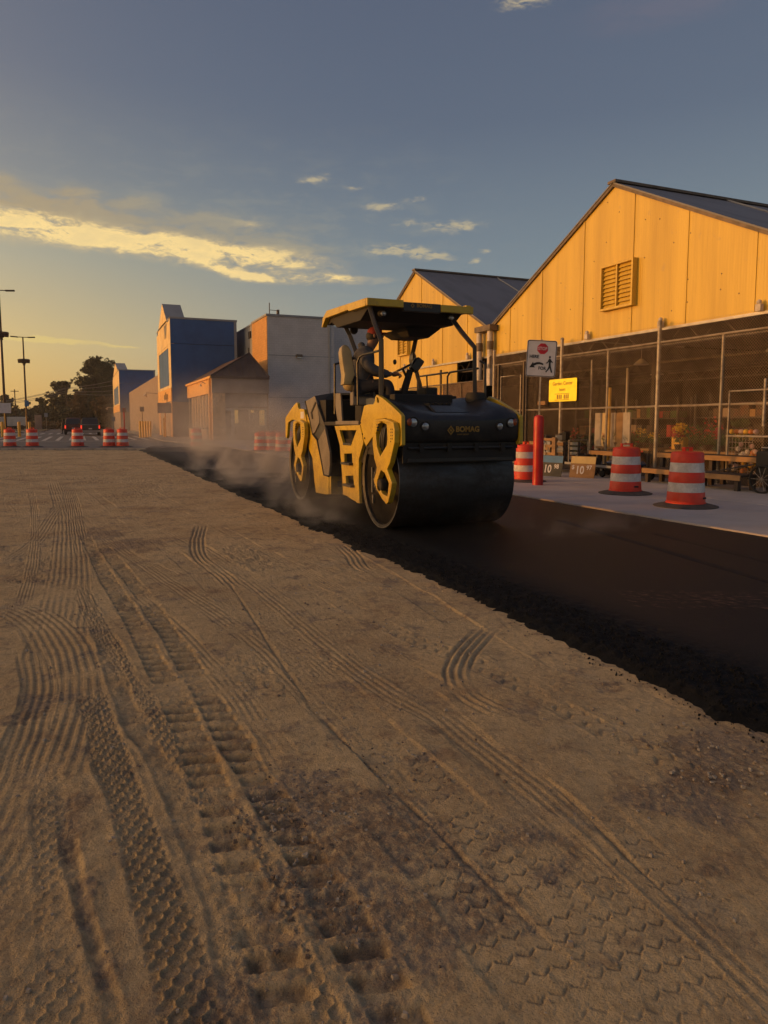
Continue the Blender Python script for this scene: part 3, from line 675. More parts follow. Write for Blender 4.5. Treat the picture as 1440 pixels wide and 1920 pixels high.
# ------------------------------------------------------------------ garden centre greenhouses
GX = 13.9; EAVE = 4.90; BOT = 3.81; GD = 34.0
def greenhouse(y0, y1, ridge_z, seams, louv, label, lower=None, ridge_y=None):
    g = thing('greenhouse', (GX, (y0+y1)/2, 0), label, 'greenhouse', 'gabled garden centre greenhouses')
    ry = ridge_y or (y0+y1)/2; rise = ridge_z-EAVE
    def top(y): return EAVE+rise*(1-abs(y-ry)/((ry-y0) if y < ry else (y1-ry)))
    ys = [y0]+seams+[y1]
    for a, b_ in zip(ys[:-1], ys[1:]):
        a2, b2 = a+.012, b_-.012
        P = [(a2,BOT),(b2,BOT),(b2,top(b2)-.03)]+([(ry,ridge_z-.03)] if a2 < ry < b2 else [])+[(a2,top(a2)-.03)]
        L = [P]
        if louv and a2 < (louv[0]+louv[1])/2 < b2 and louv[1] < b2 and louv[0] > a2: L.append([(louv[0],louv[2]),(louv[1],louv[2]),(louv[1],louv[3]),(louv[0],louv[3])])
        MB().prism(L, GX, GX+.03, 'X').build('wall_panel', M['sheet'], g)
        MB().box(GX-.02, GX+.005, b_-.035, b_+.035, BOT, top(b_)-.06).build('seam_strip', M['sheet'], g) if b_ < y1-.1 else None
    sc = MB()                                     # screw heads and washers
    for a in np.arange(y0+.5, y1, .51):
        for z in (4.3, 5.1, 5.9, 6.7, 7.4):
            if z < top(a)-.25 and rnd.random() < .5: sc.ell((GX-.004, a+rnd.uniform(-.03,.03), z+rnd.uniform(-.25,.25)), (.008,.018,.018), 6, 4)
    sc.build('screw_head', M['gutter'], g, kind='stuff')
    # rake trim, bottom rail
    for (ya, yb) in ((y0, ry), (ry, y1)):
        za, zb = top(ya) if ya != ry else ridge_z, top(yb) if yb != ry else ridge_z
        MB().prism([[(ya,za-.09),(yb,zb-.09),(yb,zb+.03),(ya,za+.03)]], GX-.07, GX-.025, 'X').build('rake_trim', M['gutter'], g)
    MB().box(GX-.06, GX-.002, y0, y1, BOT-.02, BOT+.045).build('bottom_rail', M['chrome'], g)
    for a in np.arange(y0+1.4, y1-.5, 2.9):
        MB().box(GX-.16, GX-.06, a-.07, a+.07, BOT+.045, BOT+.20).ell((GX-.12, a, BOT+.24), (.06,.06,.06), 8, 6).build('flood_lamp', M['pipe'], g, bevel=.01)
    # roof: long sheets, each bay its own part
    xb = np.arange(GX-.10, GX+GD, 4.2)
    for k, xa in enumerate(xb):
        for (ya, yb) in ((y0, ry), (ry, y1)):
            za, zb = (EAVE, ridge_z) if ya < ry else (ridge_z, EAVE)
            MB().add([(xa+.01,ya,za+.04),(xa+4.19,ya,za+.04),(xa+4.19,yb,zb+.04),(xa+.01,yb,zb+.04),
                      (xa+.01,ya,za),(xa+4.19,ya,za),(xa+4.19,yb,zb),(xa+.01,yb,zb)],
                     [(0,1,2,3),(7,6,5,4),(0,4,5,1),(1,5,6,2),(2,6,7,3),(3,7,4,0)]).build('roof_sheet', M['slate'], g)
    for xa in xb[1:]:
        for (ya, yb) in ((y0, ry), (ry, y1)):
            za, zb = (EAVE, ridge_z) if ya < ry else (ridge_z, EAVE)
            MB().tube([(xa,ya,za+.05),(xa,yb,zb+.05)], .035, 4).build('roof_batten', M['greyb'], g)
    MB().box(GX-.12, GX+GD, ry-.16, ry+.16, ridge_z+.0, ridge_z+.07).build('ridge_cap', M['gutter'], g)
    # back wall with the interior shade in its colour, and trusses seen through the mesh
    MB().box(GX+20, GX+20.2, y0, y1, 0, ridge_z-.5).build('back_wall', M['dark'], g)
    for xa in (GX+.25, GX+4.2, GX+8.4, GX+12.6):
        t = MB().tube([(xa,y0,3.95),(xa,y1,3.95)], .045, 5).tube([(xa,y0,3.45),(xa,y1,3.45)], .04, 5)
        q = y0
        while q < y1-.6: t.tube([(xa,q,3.45),(xa,q+.55,3.95),(xa,q+1.1,3.45)], .022, 4); q += 1.1
        t.build('roof_truss', M['truss'], g)
    for xa in (GX+4.2, GX+12.6):
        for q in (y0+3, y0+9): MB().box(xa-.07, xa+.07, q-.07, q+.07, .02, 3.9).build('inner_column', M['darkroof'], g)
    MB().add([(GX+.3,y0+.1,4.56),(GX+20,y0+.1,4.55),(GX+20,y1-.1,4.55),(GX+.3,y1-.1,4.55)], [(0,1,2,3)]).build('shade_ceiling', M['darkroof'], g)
    if louv:
        l = MB().prism([[(louv[0]-.05,louv[2]-.05),(louv[1]+.05,louv[2]-.05),(louv[1]+.05,louv[3]+.05),(louv[0]-.05,louv[3]+.05)],
                        [(louv[0]+.01,louv[2]+.01),(louv[1]-.01,louv[2]+.01),(louv[1]-.01,louv[3]-.01),(louv[0]+.01,louv[3]-.01)]], GX-.17, GX+.05, 'X').build('louvre', M['sheet'], g)
        MB().box(GX+.03, GX+.05, louv[0], louv[1], louv[2], louv[3]).build('louvre_back', M['gutter'], l)
        ym = (louv[0]+louv[1])/2; MB().box(GX-.15, GX-.10, ym-.025, ym+.025, louv[2]+.01, louv[3]-.01).build('mullion', M['sheet'], l)
        n = 10; h = (louv[3]-louv[2])/n
        for i in range(n):
            for (a, b_) in ((louv[0]+.015, ym-.028), (ym+.028, louv[1]-.015)):
                z = louv[2]+h*(i+.5); MB().add([(GX-.11,a,z-h*.50),(GX-.11,b_,z-h*.50),(GX-.05,b_,z+h*.46),(GX-.05,a,z+h*.46),
                      (GX-.098,a,z-h*.53),(GX-.098,b_,z-h*.53),(GX-.038,b_,z+h*.42),(GX-.038,a,z+h*.42)],
                     [(0,1,2,3),(7,6,5,4),(0,4,5,1),(1,5,6,2),(2,6,7,3),(3,7,4,0)]).build('slat', M['sheet'], l)
    return g
g1 = greenhouse(10.1, 22.75, 8.02, [11.74, 13.72, 15.62, 17.68, 19.75, 21.6], (15.47, 16.68, 4.62, 5.77), 'near large gabled greenhouse clad in pale ribbed sheets glowing orange in low sun')
MB().box(GX-.05, GX+30, 9.9, 10.06, 0, 4.8).build('darkening_end_wall', M['dark'], g1)  # unseen end wall, added to darken the interior
g2 = greenhouse(22.95, 35.5, 8.10, [24.6, 26.66, 28.67, 30.9, 33.1], (29.85, 30.82, 4.55, 5.75), 'farther gabled greenhouse behind the roller canopy with grey sheet roof')
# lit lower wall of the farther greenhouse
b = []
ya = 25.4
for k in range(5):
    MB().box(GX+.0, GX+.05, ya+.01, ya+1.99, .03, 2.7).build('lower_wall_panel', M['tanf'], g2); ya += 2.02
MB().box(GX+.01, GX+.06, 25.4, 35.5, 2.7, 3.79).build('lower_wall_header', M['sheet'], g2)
MB().box(GX, GX+30, 35.5, 35.7, 0, 4.8).build('darkening_end_wall', M['dark'], g2)
# valley gutter head with two down pipes
gt = thing('valley_gutter', (13.8, 22.9, 4.8), 'rusty box gutter in the valley between the two greenhouse gables', 'gutter')
MB().box(13.55, 14.4, 22.35, 23.45, 4.72, 4.92).build('gutter_box', M['gutter'], gt, bevel=.01)
for (yy, xx, zb, nm) in ((23.35, 13.72, .03, 'down_pipe'), (22.6, 13.72, 3.0, 'down_pipe')):
    p = MB().tube([(xx,yy,4.72),(xx,yy,4.4),(xx+.02,yy,zb)], .11, 12).build(nm, M['pipe'], gt, smooth=True)
    MB().tube([(xx,yy,4.35),(xx,yy,4.05)], .125, 12).build('pipe_collar', M['gutter'], p, smooth=True)
MB().box(13.50, 13.75, 22.25, 22.5, 2.75, 3.35).build('junction_box', M['pipe'], gt, bevel=.02)
MB().tube([(13.6,22.4,3.35),(13.6,22.4,3.75),(13.7,22.5,3.8)], .03, 6).build('conduit', M['gutter'], gt)

# ------------------------------------------------------------------ chain link fence
FX = 13.6
fence = thing('chain_link_fence', (FX, 20, 0), 'tall galvanised chain link fence enclosing the garden centre', 'fence')
tall = [10.25, 14.22, 18.22, 22.1]; short = [12.24, 16.12, 20.1]
for y in tall:
    p = MB().tube([(FX,y,0),(FX,y,3.93)], .052, 12).build('tall_post', M['galv'], fence, smooth=True)
    MB().tube([(FX,y,3.93),(FX,y,3.97),(FX,y,4.0)], [.060,.058,.03], 12).build('post_cap', M['galv'], p, smooth=True)
for y in short: MB().tube([(FX,y,0),(FX,y,3.44)], .036, 10).build('line_post', M['galv'], fence, smooth=True)
ys_ = sorted(tall+short)
for a, b_ in zip(ys_[:-1], ys_[1:]):
    for z, sag in ((3.45,.0), (1.845,0)):
        MB().tube([(FX-.01,a,z),(FX-.01,(a+b_)/2,z-.006),(FX-.01,b_,z)], .026, 8).build('rail', M['galv'], fence, smooth=True)
for y in tall:
    for z in (1.845, 3.45, 2.6, .9): MB().tube([(FX,y,z-.02),(FX,y,z+.02)], .066, 10).build('clamp', M['galv'], fence)
def chain(y0, y1, z0, z1, x, name='chain_mesh', p=.070, r=.0027, parent=None, m_='wire'):
    b = MB(); H = z1-z0; L = y1-y0; n = int((L+H)/p)
    for k in range(n+1):
        s = -H+k*p
        a0 = max(0, -s); a1 = min(H, L-s)
        if a1 > a0:
            b.tube([(x,y0+s+a0,z0+a0),(x,y0+s+a1,z0+a1)], r, 3, cap=False)
            b.tube([(x-.004,y1-s-a0,z0+a0),(x-.004,y1-s-a1,z0+a1)], r, 3, cap=False)
    return b.build(name, M[m_], parent or fence, kind='stuff')
for a, b_ in zip(ys_[:-1], ys_[1:]): chain(a, b_, .04, 3.86, FX-.035)
# double gate at the right end of the view and pedestrian gate behind the stop sign
gate = thing('chain_link_gate', (13.3, 11.0, 0), 'low open chain link gate leaf hung beside the benches', 'gate')
MB().tube([(13.3,11.74,.35),(13.3,11.74,2.12),(13.3,9.9,2.12)], .024, 8).build('gate_frame', M['galv'], gate, smooth=True)
MB().tube([(13.3,11.74,1.13),(13.3,9.9,1.13)], .022, 8).build('gate_rail', M['galv'], gate, smooth=True)
MB().tube([(13.3,10.85,2.35),(13.3,10.85,1.35)], .03, 8).build('gate_stile', M['galv'], gate, smooth=True)
gw = thing('pedestrian_gate', (13.45, 20.6, 0), 'brown framed mesh gate beside the down pipes', 'gate')
for y in (20.0, 21.55): MB().tube([(13.45,y,0),(13.45,y,3.42)], .05, 8).build('gate_post', M['pole'], gw, smooth=True)
MB().tube([(13.42,21.35,.1),(13.42,21.35,3.0),(13.42,20.15,3.0),(13.42,20.15,.1),(13.42,21.35,.1)], .025, 8).build('gate_frame', M['galv'], gw, smooth=True)
chain(20.17, 21.33, .12, 2.98, 13.42, parent=gw, m_='gutter')
MB().tube([(13.42,21.35,1.75),(13.42,20.15,1.75)], .022, 8).build('gate_rail', M['galv'], gw, smooth=True)
rf = thing('screened_fence', (13.5, 28, 0), 'brown screened fence with tubular rails left of the down pipes', 'fence')
for y in (22.6, 24.3, 26.0, 28.0, 30.0): MB().tube([(13.5,y,0),(13.5,y,3.55 if y in (22.6,26.0) else 3.0)], .05 if y in (22.6,26.0) else .035, 8).build('post', M['pole'], rf, smooth=True)
for z in (2.95, 1.75, 1.0): MB().tube([(13.5,22.6,z),(13.5,30.0,z)], .028, 8).build('rail', M['gutter'], rf, smooth=True)
MB().box(13.54, 13.56, 22.65, 25.9, .1, 2.93).build('privacy_screen', mat('brown_screen', (.10,.06,.04), (.075,.045,.03), 3, .9), rf)
chain(22.6, 30.0, .1, 2.93, 13.49, parent=rf)
# inner row of white columns and boards behind the fence
for i, (y, x, w, z1, m_, lb) in enumerate([(17.55,14.2,.06,3.3,'galv','slim galvanised stanchion just behind the fence near the yellow hours sign'),
        (16.9,14.35,.10,2.45,'yellowb','yellow painted stanchion behind the fence right of the yellow hours sign'),
        (18.6,16.5,.09,3.2,'pipe','pale stanchion deep behind the gate and the stop sign')]):
    tag(MB().tube([(x,y,.02),(x,y,z1)], w*.5, 10).build('stanchion', M[m_], smooth=True), lb, 'post')
pk = thing('fence_panel_stack', (14.6, 16.9, 0), 'pale upright boards leaning behind the fence beneath the hours sign', 'boards')
for i in range(5):
    MB().obox((14.45+.02*i, 16.25+.33*i, .87), (.05,.29,1.7), 0, 0, .03*(i%2)).build('board', M[('pipe','wood','pipe','tanw','pipe')[i]], pk, bevel=.008)

# ------------------------------------------------------------------ big grey store wall
gs = thing('grey_store_building', (15.0, 61.0, 0), 'tall grey block store wall with a lit tan corner behind the roller', 'building')
MB().box(15.02, 21.0, 61.0, 66.7, 0, 10.5).build('wall', M['blockg'], gs)
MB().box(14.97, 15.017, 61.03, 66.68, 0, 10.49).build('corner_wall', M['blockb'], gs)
MB().box(21.003, 45, 64.3, 70, 0, 10.4).build('rear_wall', M['blockg'], gs)
MB().box(15.05, 30, 66.71, 76.5, 0, 10.45).build('set_back_wall', M['greyb'], gs)
MB().box(14.90, 21.08, 60.9, 66.75, 10.503, 10.68).build('parapet_cap', M['greyb'], gs, bevel=.02)
MB().box(15.0, 30, 66.76, 76.5, 10.453, 10.60).build('set_back_cap', M['greyb'], gs)
MB().box(14.95, 15.048, 67.35, 68.25, 9.35, 9.95).build('wall_vent', M['blackm'], gs)
lp = MB().box(17.5, 18.05, 60.75, 60.995, 7.1, 7.35).build('wall_pack_lamp', M['gutter'], gs, bevel=.03)
MB().box(17.55, 18.0, 60.72, 60.85, 7.02, 7.095).build('lens', M['lens'], lp)
MB().tube([(15.3,61.3,10.7),(15.3,61.3,11.65)], .04, 6).build('roof_aerial', M['gutter'], gs)
MB().box(15.95, 16.15, 61.2, 61.45, 10.69, 11.1).tube([(15.3,61.3,11.05),(16.0,61.3,11.02)], .025, 5).build('roof_bracket', M['gutter'], gs)
MB().box(16.5, 18.8, 60.8, 60.995, .1, 2.0).build('meter_panel', M['greyb'], gs)
MB().box(15.4, 16.3, 60.7, 60.995, .1, 1.7).build('utility_box', M['taupe'], gs)
MB().tube([(20.6,60.93,.1),(20.6,60.93,10.4)], .08, 8).build('down_pipe', M['greyb'], gs)
for zz in (3.6, 7.2): MB().box(15.03, 20.98, 60.975, 60.998, zz, zz+.05).build('wall_joint', M['greyb'], gs)

# entrance porch with hipped brown roof ---------------------------------------------
po = thing('entrance_building', (9.4, 56, 0), 'low entrance building with hipped brown roof and glass doors', 'building')
x0, x1, y0, y1 = 9.40, 13.75, 56.0, 69.8
MB().box(x0+.02, x0+1.0, y0+.02, y0+.9, 0, 4.0).build('corner_pier', M['brick'], po)
MB().box(x0+.5, x1, y0+.30, y0+.34, 2.7, 3.9).build('upper_wall', M['taupe'], po)
MB().box(x0, x1+.1, y0, y0+.28, 3.72, 4.86).build('front_fascia', M['taupe'], po)
MB().box(x0-.06, x1+.12, y0-.10, y0-.002, 4.83, 5.0).build('gutter', M['brown'], po)
MB().box(x0-.005, x0+.28, y0+.285, y1, 3.72, 4.86).build('side_fascia', M['tanf'], po)
MB().box(x0-.16, x0-.01, y0-.1, y1, 4.83, 5.0).build('side_gutter', M['tanf'], po)
MB().box(x0+.6, x0+.7, y0+1.0, y1, 0.03, 3.72).build('side_backing', M['glass'], po)
for k in range(9):
    MB().box(x0+.02, x0+.10, y0+1.2+k*1.45, y0+1.3+k*1.45, .9, 3.7).build('mullion', M['frame'], po)
for k in range(8): MB().box(x0+.20, x0+.24, y0+1.32+k*1.45, y0+2.62+k*1.45, 1.0, 3.7).build('blind', M['curtain'], po)
MB().box(x0-.02, x0+.25, y0+1.0, y1-.4, .82, .92).build('sill', M['frame'], po)
MB().box(x0+.03, x0+.3, y0+1.0, y1-.4, .03, .82).build('plinth', M['brick'], po)
MB().tube([(x0-.1,y0+.55,5.0),(x0-.1,y0+.55,0)], .09, 8).build('down_pipe', M['tanf'], po)
MB().tube([(x0-.1,y0+2.2,4.5),(x0-.35,y0+2.2,4.62),(x0-.5,y0+2.2,4.45),(x0-.5,y0+2.2,4.3)], [.03,.03,.03,.12], 8).build('goose_neck_lamp', M['frame'], po)
# front face with door and shop window
dr = MB().prism([[(9.85,0.02),(11.02,.02),(11.02,2.55),(9.85,2.55)],[(10.02,.35),(10.85,.35),(10.85,2.38),(10.02,2.38)]], y0+.20, y0+.34, 'Y').build('door', M['frame'], po)
MB().box(10.02, 10.85, y0+.26, y0+.28, .35, 2.38).build('pane', mat('hazy_door_glass', (.16,.09,.06), (.08,.05,.04), 1, .3), dr)
MB().box(10.37, 10.52, y0+.24, y0+.258, 1.5, 1.75).build('notice', M['glass'], dr)
wn = MB().prism([[(11.04,.02),(13.68,.02),(13.68,2.55),(11.04,2.55)],[(11.13,.08),(12.26,.08),(12.26,1.18),(11.13,1.18)],[(12.34,.08),(13.58,.08),(13.58,1.18),(12.34,1.18)],
        [(11.13,1.24),(12.26,1.24),(12.26,2.47),(11.13,2.47)],[(12.34,1.24),(13.58,1.24),(13.58,2.47),(12.34,2.47)]], y0+.22, y0+.33, 'Y').build('shop_window', M['frame'], po)
gl = mat('painted_reflection_glass', (.11,.06,.035), (.20,.11,.05), 1.4, .1)  # warm reflections put into the pane colour
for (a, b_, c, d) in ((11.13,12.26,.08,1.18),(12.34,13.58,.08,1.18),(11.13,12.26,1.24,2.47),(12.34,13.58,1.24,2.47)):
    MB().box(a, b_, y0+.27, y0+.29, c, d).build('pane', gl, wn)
amb = mat('glowing_reflection_paint', (.8,.45,.1), (.6,.3,.06), 5, .5, emit=((1,.55,.12), .35))  # amber glow of window reflections, put in as colour and emission
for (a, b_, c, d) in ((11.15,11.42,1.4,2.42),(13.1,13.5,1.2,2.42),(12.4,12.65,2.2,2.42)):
    MB().box(a, b_, y0+.24, y0+.262, c, d).build('painted_reflection', amb, wn)
# roof
rz = 7.0; rx = 12.75; ry0 = y0+2.0
rp = [(x0-.1,y0-.06,5.0),(x1+.12,y0-.06,5.0),(rx,ry0,rz),(x0-.1,y1,5.0),(rx,y1,rz),(x1+.12,y1,5.0)]
MB().add(rp, [(0,1,2),(0,2,4,3),(1,5,4,2),(0,3,5,1)]).build('roof', M['brown'], po)
for k in range(1, 9):
    t = k/9; xs_ = x0-.1+(x1+.22-x0)*t
    q = (xs_-(x0-.1))/(rx-x0+.1) if xs_ < rx else (x1+.12-xs_)/(x1+.12-rx)
    MB().tube([(xs_,y0-.06,5.02),(xs_,y0-.06+(ry0-y0)*q,5.02+(rz-5.0)*q)], .028, 4).build('roof_seam', M['brown'], po)
MB().tube([(x0-.1,y0-.06,5.02),(rx,ry0,rz+.03)], .06, 5).tube([(x1+.12,y0-.06,5.02),(rx,ry0,rz+.03)], .06, 5).build('hip_cap', M['brown'], po)
MB().tube([(rx,ry0+.1,rz),(rx,ry0+.1,rz+.45)], .05, 5).build('roof_vent', M['blackm'], po)

# blue gabled entrance towers -------------------------------------------------------
def tower(yn, x, Ls, zt, label, letters=True):
    t = thing('entrance_tower', (x, yn, 0), label, 'building', 'blue sided store entrance towers')
    L = Ls; y1 = yn+L; lo = zt-2.4
    MB().box(x+.04, x+6.15, yn, y1, lo+.02, zt-.12).build('upper_side_wall', M['blue'], t)
    MB().box(x+.04, x+6.15, yn+.002, y1, 3.4, lo-.02).build('side_wall', M['blue'], t)
    MB().box(x+.04, x+6.15, yn+.004, y1, 0, 3.38).build('base_wall', M['taupe'], t)
    MB().box(x+.0, x+6.25, yn-.06, y1, zt-.118, zt+.05).build('coping', M['greyb'], t)
    MB().box(x+5.95, x+6.2, yn-.04, yn+.2, lo-4.6, zt-.12).build('corner_flashing', M['greyb'], t)
    # front: gable face, recessed panel, band with lettering, dark opening
    yr = yn+L*.5
    MB().prism([[(yn+.01,lo),(y1,lo),(y1,zt-.5),(y1-1.0,zt-.5),(yr,zt+2.1),(yn+2.2,zt-.25),(yn+.8,zt-.25),(yn+.8,zt),(yn+.01,zt)]], x, x+.35, 'X').build('gable_face', M['tanw'], t)
    MB().add([(x-.0,yn+2.2,zt-.2),(x+1.8,yn+2.2,zt-.2),(x+1.8,yr,zt+2.12),(x,yr,zt+2.12),(x,y1-1,zt-.45),(x+1.8,y1-1,zt-.45)], [(0,1,2,3),(3,2,5,4),(1,5,2)]).build('gable_return', M['greyb'], t)
    a, b_ = yn+L*.14, y1-L*.14
    MB().prism([[(yn+.01,4.75),(y1,4.75),(y1,lo-.03),(yn+.01,lo-.03)],[(a,5.0),(b_,5.0),(b_,lo-.25),(a,lo-.25)]], x, x+.35, 'X').build('front_surround', M['tanw'], t)
    for k in range(6):
        ya_ = a+(b_-a)*k/6; MB().box(x+.6, x+.66, ya_+.04, ya_+(b_-a)/6-.04, 4.8, lo-.1).build('recessed_panel', M['curtain'], t)
    MB().box(x+.7, x+.72, a-.3, b_+.3, 4.8, lo-.05).build('recess_back', M['taupe'], t)
    bd = MB().box(x-.05, x+.33, yn+.01, y1, 3.45, 4.72).build('sign_band', M['tanf'], t)
    MB().box(x, x+.5, yn+.01, yn+1.5, 0, 3.42).build('pier', M['brick'], t); MB().box(x, x+.5, y1-1.8, y1, 0, 3.42).build('pier', M['brick'], t)
    MB().box(x+.9, x+1.0, yn+1.4, y1-1.6, 0, 3.42).build('doorway', M['glass'], t)
    if letters:
        text('es & ga', 1.1, M['gold'], bd, 'lettering', facing((x-.07, yn+4.3, 4.05), (-1,0,0)), .03, .01)
        text('W', 1.9, M['greyb'], t, 'emblem', facing((x-.03, yn+3.6, zt-1.0), (-1,0,0)), .02, .03)
    MB().tube([(x,y1+.2,4.6),(x-1.2,y1+.2,4.7),(x-1.4,y1+.2,4.3)], [.05,.05,.25], 7).build('goose_neck_lamp', M['frame'], t)
    return t
tower(70.0, 8.02, 12.3, 11.2, 'near blue sided entrance tower with tan gabled front and recessed panel')
tower(137, 6.7, 26, 10.9, 'distant blue sided entrance tower standing beyond the yellow bollards', False)
ls = MB().box(8.3, 30, 81.2, 137, 0, 6.8).build('store_front_wall', M['taupe']); tag(ls, 'low dark store wall running between the two blue towers', 'wall')

# ------------------------------------------------------------------ tandem roller
def ring(cx, cz, r, n=28, a0=0, a1=360): return [(cx+r*math.cos(R(a0+(a1-a0)*k/n)), cz+r*math.sin(R(a0+(a1-a0)*k/n))) for k in range(n+(a1-a0 < 360))]
def build_roller():
    OX, OY = 4.57, 10.85
    rt_ = thing('road_roller', (OX, OY, 0), 'yellow and black tandem road roller compacting fresh black asphalt', 'road roller')
    XL, XR = 3.72, 5.44; YF, YR = 8.93, 12.83; RD = .655
    def drum(yc):
        d = MB().lathe([(.30,XL+.08),(RD-.05,XL+.08),(RD-.045,XL+.012),(RD-.008,XL),(RD,XL+.012),(RD,XR-.012),(RD-.008,XR),(RD-.045,XR-.012),(RD-.05,XR-.08),(.30,XR-.08)], 96, (0,yc,.652), 'X').build('drum', M['steel'], rt_, smooth=True)
        MB().lathe([(RD-.007,XL-.001),(RD-.001,XL-.002),(RD+.001,XL+.003),(RD-.009,XL+.002)], 96, (0,yc,.652), 'X', False).build('drum_rim', M['rim'], d, smooth=True)
        MB().lathe([(.02,XL+.05),(RD-.052,XL+.05),(RD-.052,XL+.078),(.02,XL+.078)], 64, (0,yc,.652), 'X').build('drum_side', M['steel2'], d, smooth=True)
        MB().lathe([(.02,XL-.03),(.17,XL-.03),(.20,XL+.0),(.22,XL+.06),(.02,XL+.06)], 32, (0,yc,.652), 'X').build('hub', M['blackm'], d, smooth=True)
        b = MB()
        for k in range(8): b.tube([(XL-.045,yc+.13*math.cos(k*.785),.652+.13*math.sin(k*.785)),(XL-.02,yc+.13*math.cos(k*.785),.652+.13*math.sin(k*.785))], .014, 6)
        b.build('hub_bolt', M['rim'], d)
        MB().box(XL+.02, XL+.05, yc+.33, yc+.36, .45, .80).box(XL+.02, XL+.05, yc+.30, yc+.34, .30, .42).build('grease_line', M['rim'], d)
        return d
    drum(YF); drum(YR)
    # yoke arms (flat steel with two openings), and hose behind the upper opening
    arm = [(553,752),(566,742),(620,735),(668,758),(676,800),(674,870),(648,985),(632,1020),(652,1075),(660,1098),(652,1150),(638,1205),(627,1216),(603,1185),(572,1130),(556,1084),(566,1050),(574,1010),(560,960),(551,880),(549,800)]
    h1 = [(582,766),(600,754),(630,768),(634,850),(630,885),(592,948),(574,890),(568,820)]
    h2 = [(598,1024),(618,1040),(642,1098),(634,1172),(606,1158),(574,1088)]
    def P(l, X=3.64): return [PX(*c1(*p), X) for p in l]
    for dy, nm in ((0,'yoke_arm'), (3.9,'yoke_arm')):
        for (xa, xb) in ((3.60,3.675),):
            sh = lambda L: [(a+dy, b_) for a, b_ in P(L)]
            y_ = MB().prism([sh(arm), sh(h1), sh(h2)], xa, xb, 'X').build(nm, M['yellow'], rt_, bevel=.012)
            if xa < 4:
                MB().prism([[(a+dy, b_) for a, b_ in P([(560,760),(640,755),(650,880),(600,960),(560,900)])]], 3.685, 3.70, 'X').build('backing_plate', M['blackm'], y_)
                for k in range(3):
                    MB().tube([(3.675,8.62+dy+.05*k,1.36),(3.64,8.60+dy+.06*k,1.22),(3.66,8.66+dy+.05*k,1.05),(3.69,8.74+dy+.03*k,.95)], .016, 7).build('hose', M['black'], y_, smooth=True)
                b = MB()
                for (u, v_) in [(560,770),(567,768),(560,784),(567,784),(560,800),(567,800),(639,795),(647,795),(639,812),(647,812),(639,830),(647,830),(639,848),(647,848),(638,864)]:
                    yy, zz = PX(*c1(u, v_), 3.60); b.tube([(3.598,yy+dy,zz),(3.61,yy+dy,zz)], .011, 8)
                b.build('cooling_hole', M['blackm'], y_)
                MB().lathe([(.02,3.60),(.075,3.60),(.09,3.62),(.09,3.68),(.02,3.68)], 24, (0,8.67+dy,.60), 'X').build('axle_cap', M['blackm'], y_, smooth=True)
    # hood side plates
    plate = [(470,772),(495,662),(520,655),(546,654),(556,636),(558,612),(566,600),(600,620),(650,662),(695,705),(705,720),(706,884),(692,892),(684,868),(676,800),(668,756),(618,732),(560,742),(549,800),(546,832),(506,890),(480,830)]
    lug = [(566,612),(576,622),(580,640),(574,648),(566,640)]
    Pl = P(plate, 3.70)
    pl = MB().prism([Pl, P(lug, 3.70)], 3.68, 3.735, 'X').build('hood_side_plate', M['yellow'], rt_, bevel=.01)
    for (u, v_) in ((476,758),(487,822),(500,845),(693,872)):
        yy, zz = PX(*c1(u, v_), 3.70); MB().tube([(3.672,yy,zz),(3.69,yy,zz)], .014, 8).build('bolt', M['blackm'], pl)
    MB().prism([Pl], 5.42, 5.475, 'X').build('hood_side_plate', M['yellow'], rt_, bevel=.01)
    MB().prism([[(21.76-a, b_) for a, b_ in Pl], ], 3.68, 3.735, 'X').build('rear_side_plate', M['yellow'], rt_, bevel=.01)
    MB().prism([[(21.76-a, b_) for a, b_ in Pl], ], 5.42, 5.475, 'X').build('rear_side_plate', M['yellow'], rt_, bevel=.01)
    MB().box(3.676, 3.679, 12.35, 12.55, 1.50, 1.62).build('warning_sticker', M['signw'], rt_)
    # front hood: shell drawn as cross sections from left to right
    prof = lambda dz, dip: [(8.20,1.17),(8.17,1.22),(8.155,1.46+dz*.3),(8.21,1.52+dz*.5),(8.30,1.56+dz-dip*.2),(8.62,1.64+dz-dip),(8.95,1.71+dz-dip*.6),(9.30,1.76+dz*.5),(9.50,1.76),(9.5,1.17)]
    sec = [(3.737,.02,.0),(3.85,.03,.0),(3.97,.0,.0),(4.15,-.01,.035),(4.35,-.01,.05),(4.6,-.01,.05),(4.85,-.01,.045),(5.02,.01,.02),(5.14,.05,.0),(5.28,.07,.0),(5.418,.03,.0)]
    vs = []; 
    for x, dz, dip in sec: vs += [(x, y, z) for y, z in prof(dz, dip)]
    n = 10; fs = [(i*n+k, i*n+(k+1)%n, (i+1)*n+(k+1)%n, (i+1)*n+k) for i in range(len(sec)-1) for k in range(n)]+[tuple(range(n)), tuple((len(sec)-1)*n+k for k in range(n))[::-1]]
    hood = MB().add(vs, fs).build('hood', M['black'], rt_, smooth=True, bevel=.012)
    MB().prism([[(4.18,0),(4.95,0),(4.86,.20),(4.28,.20)]], 0, .012, 'Z')
    # raised panel on the hood top
    MB().add([(4.28,8.40,1.545),(4.82,8.40,1.545),(4.76,8.78,1.645),(4.36,8.78,1.645),(4.30,8.41,1.565),(4.80,8.41,1.565),(4.74,8.77,1.66),(4.38,8.77,1.66)],
             [(3,2,1,0),(4,5,6,7),(0,1,5,4),(1,2,6,5),(2,3,7,6),(3,0,4,7)]).build('hood_panel', M['black'], hood, bevel=.006)
    for k in range(5): MB().box(4.40+.07*k, 4.44+.07*k, 8.80, 8.95, 1.655, 1.69).build('grille_slot', M['blackm'], hood)
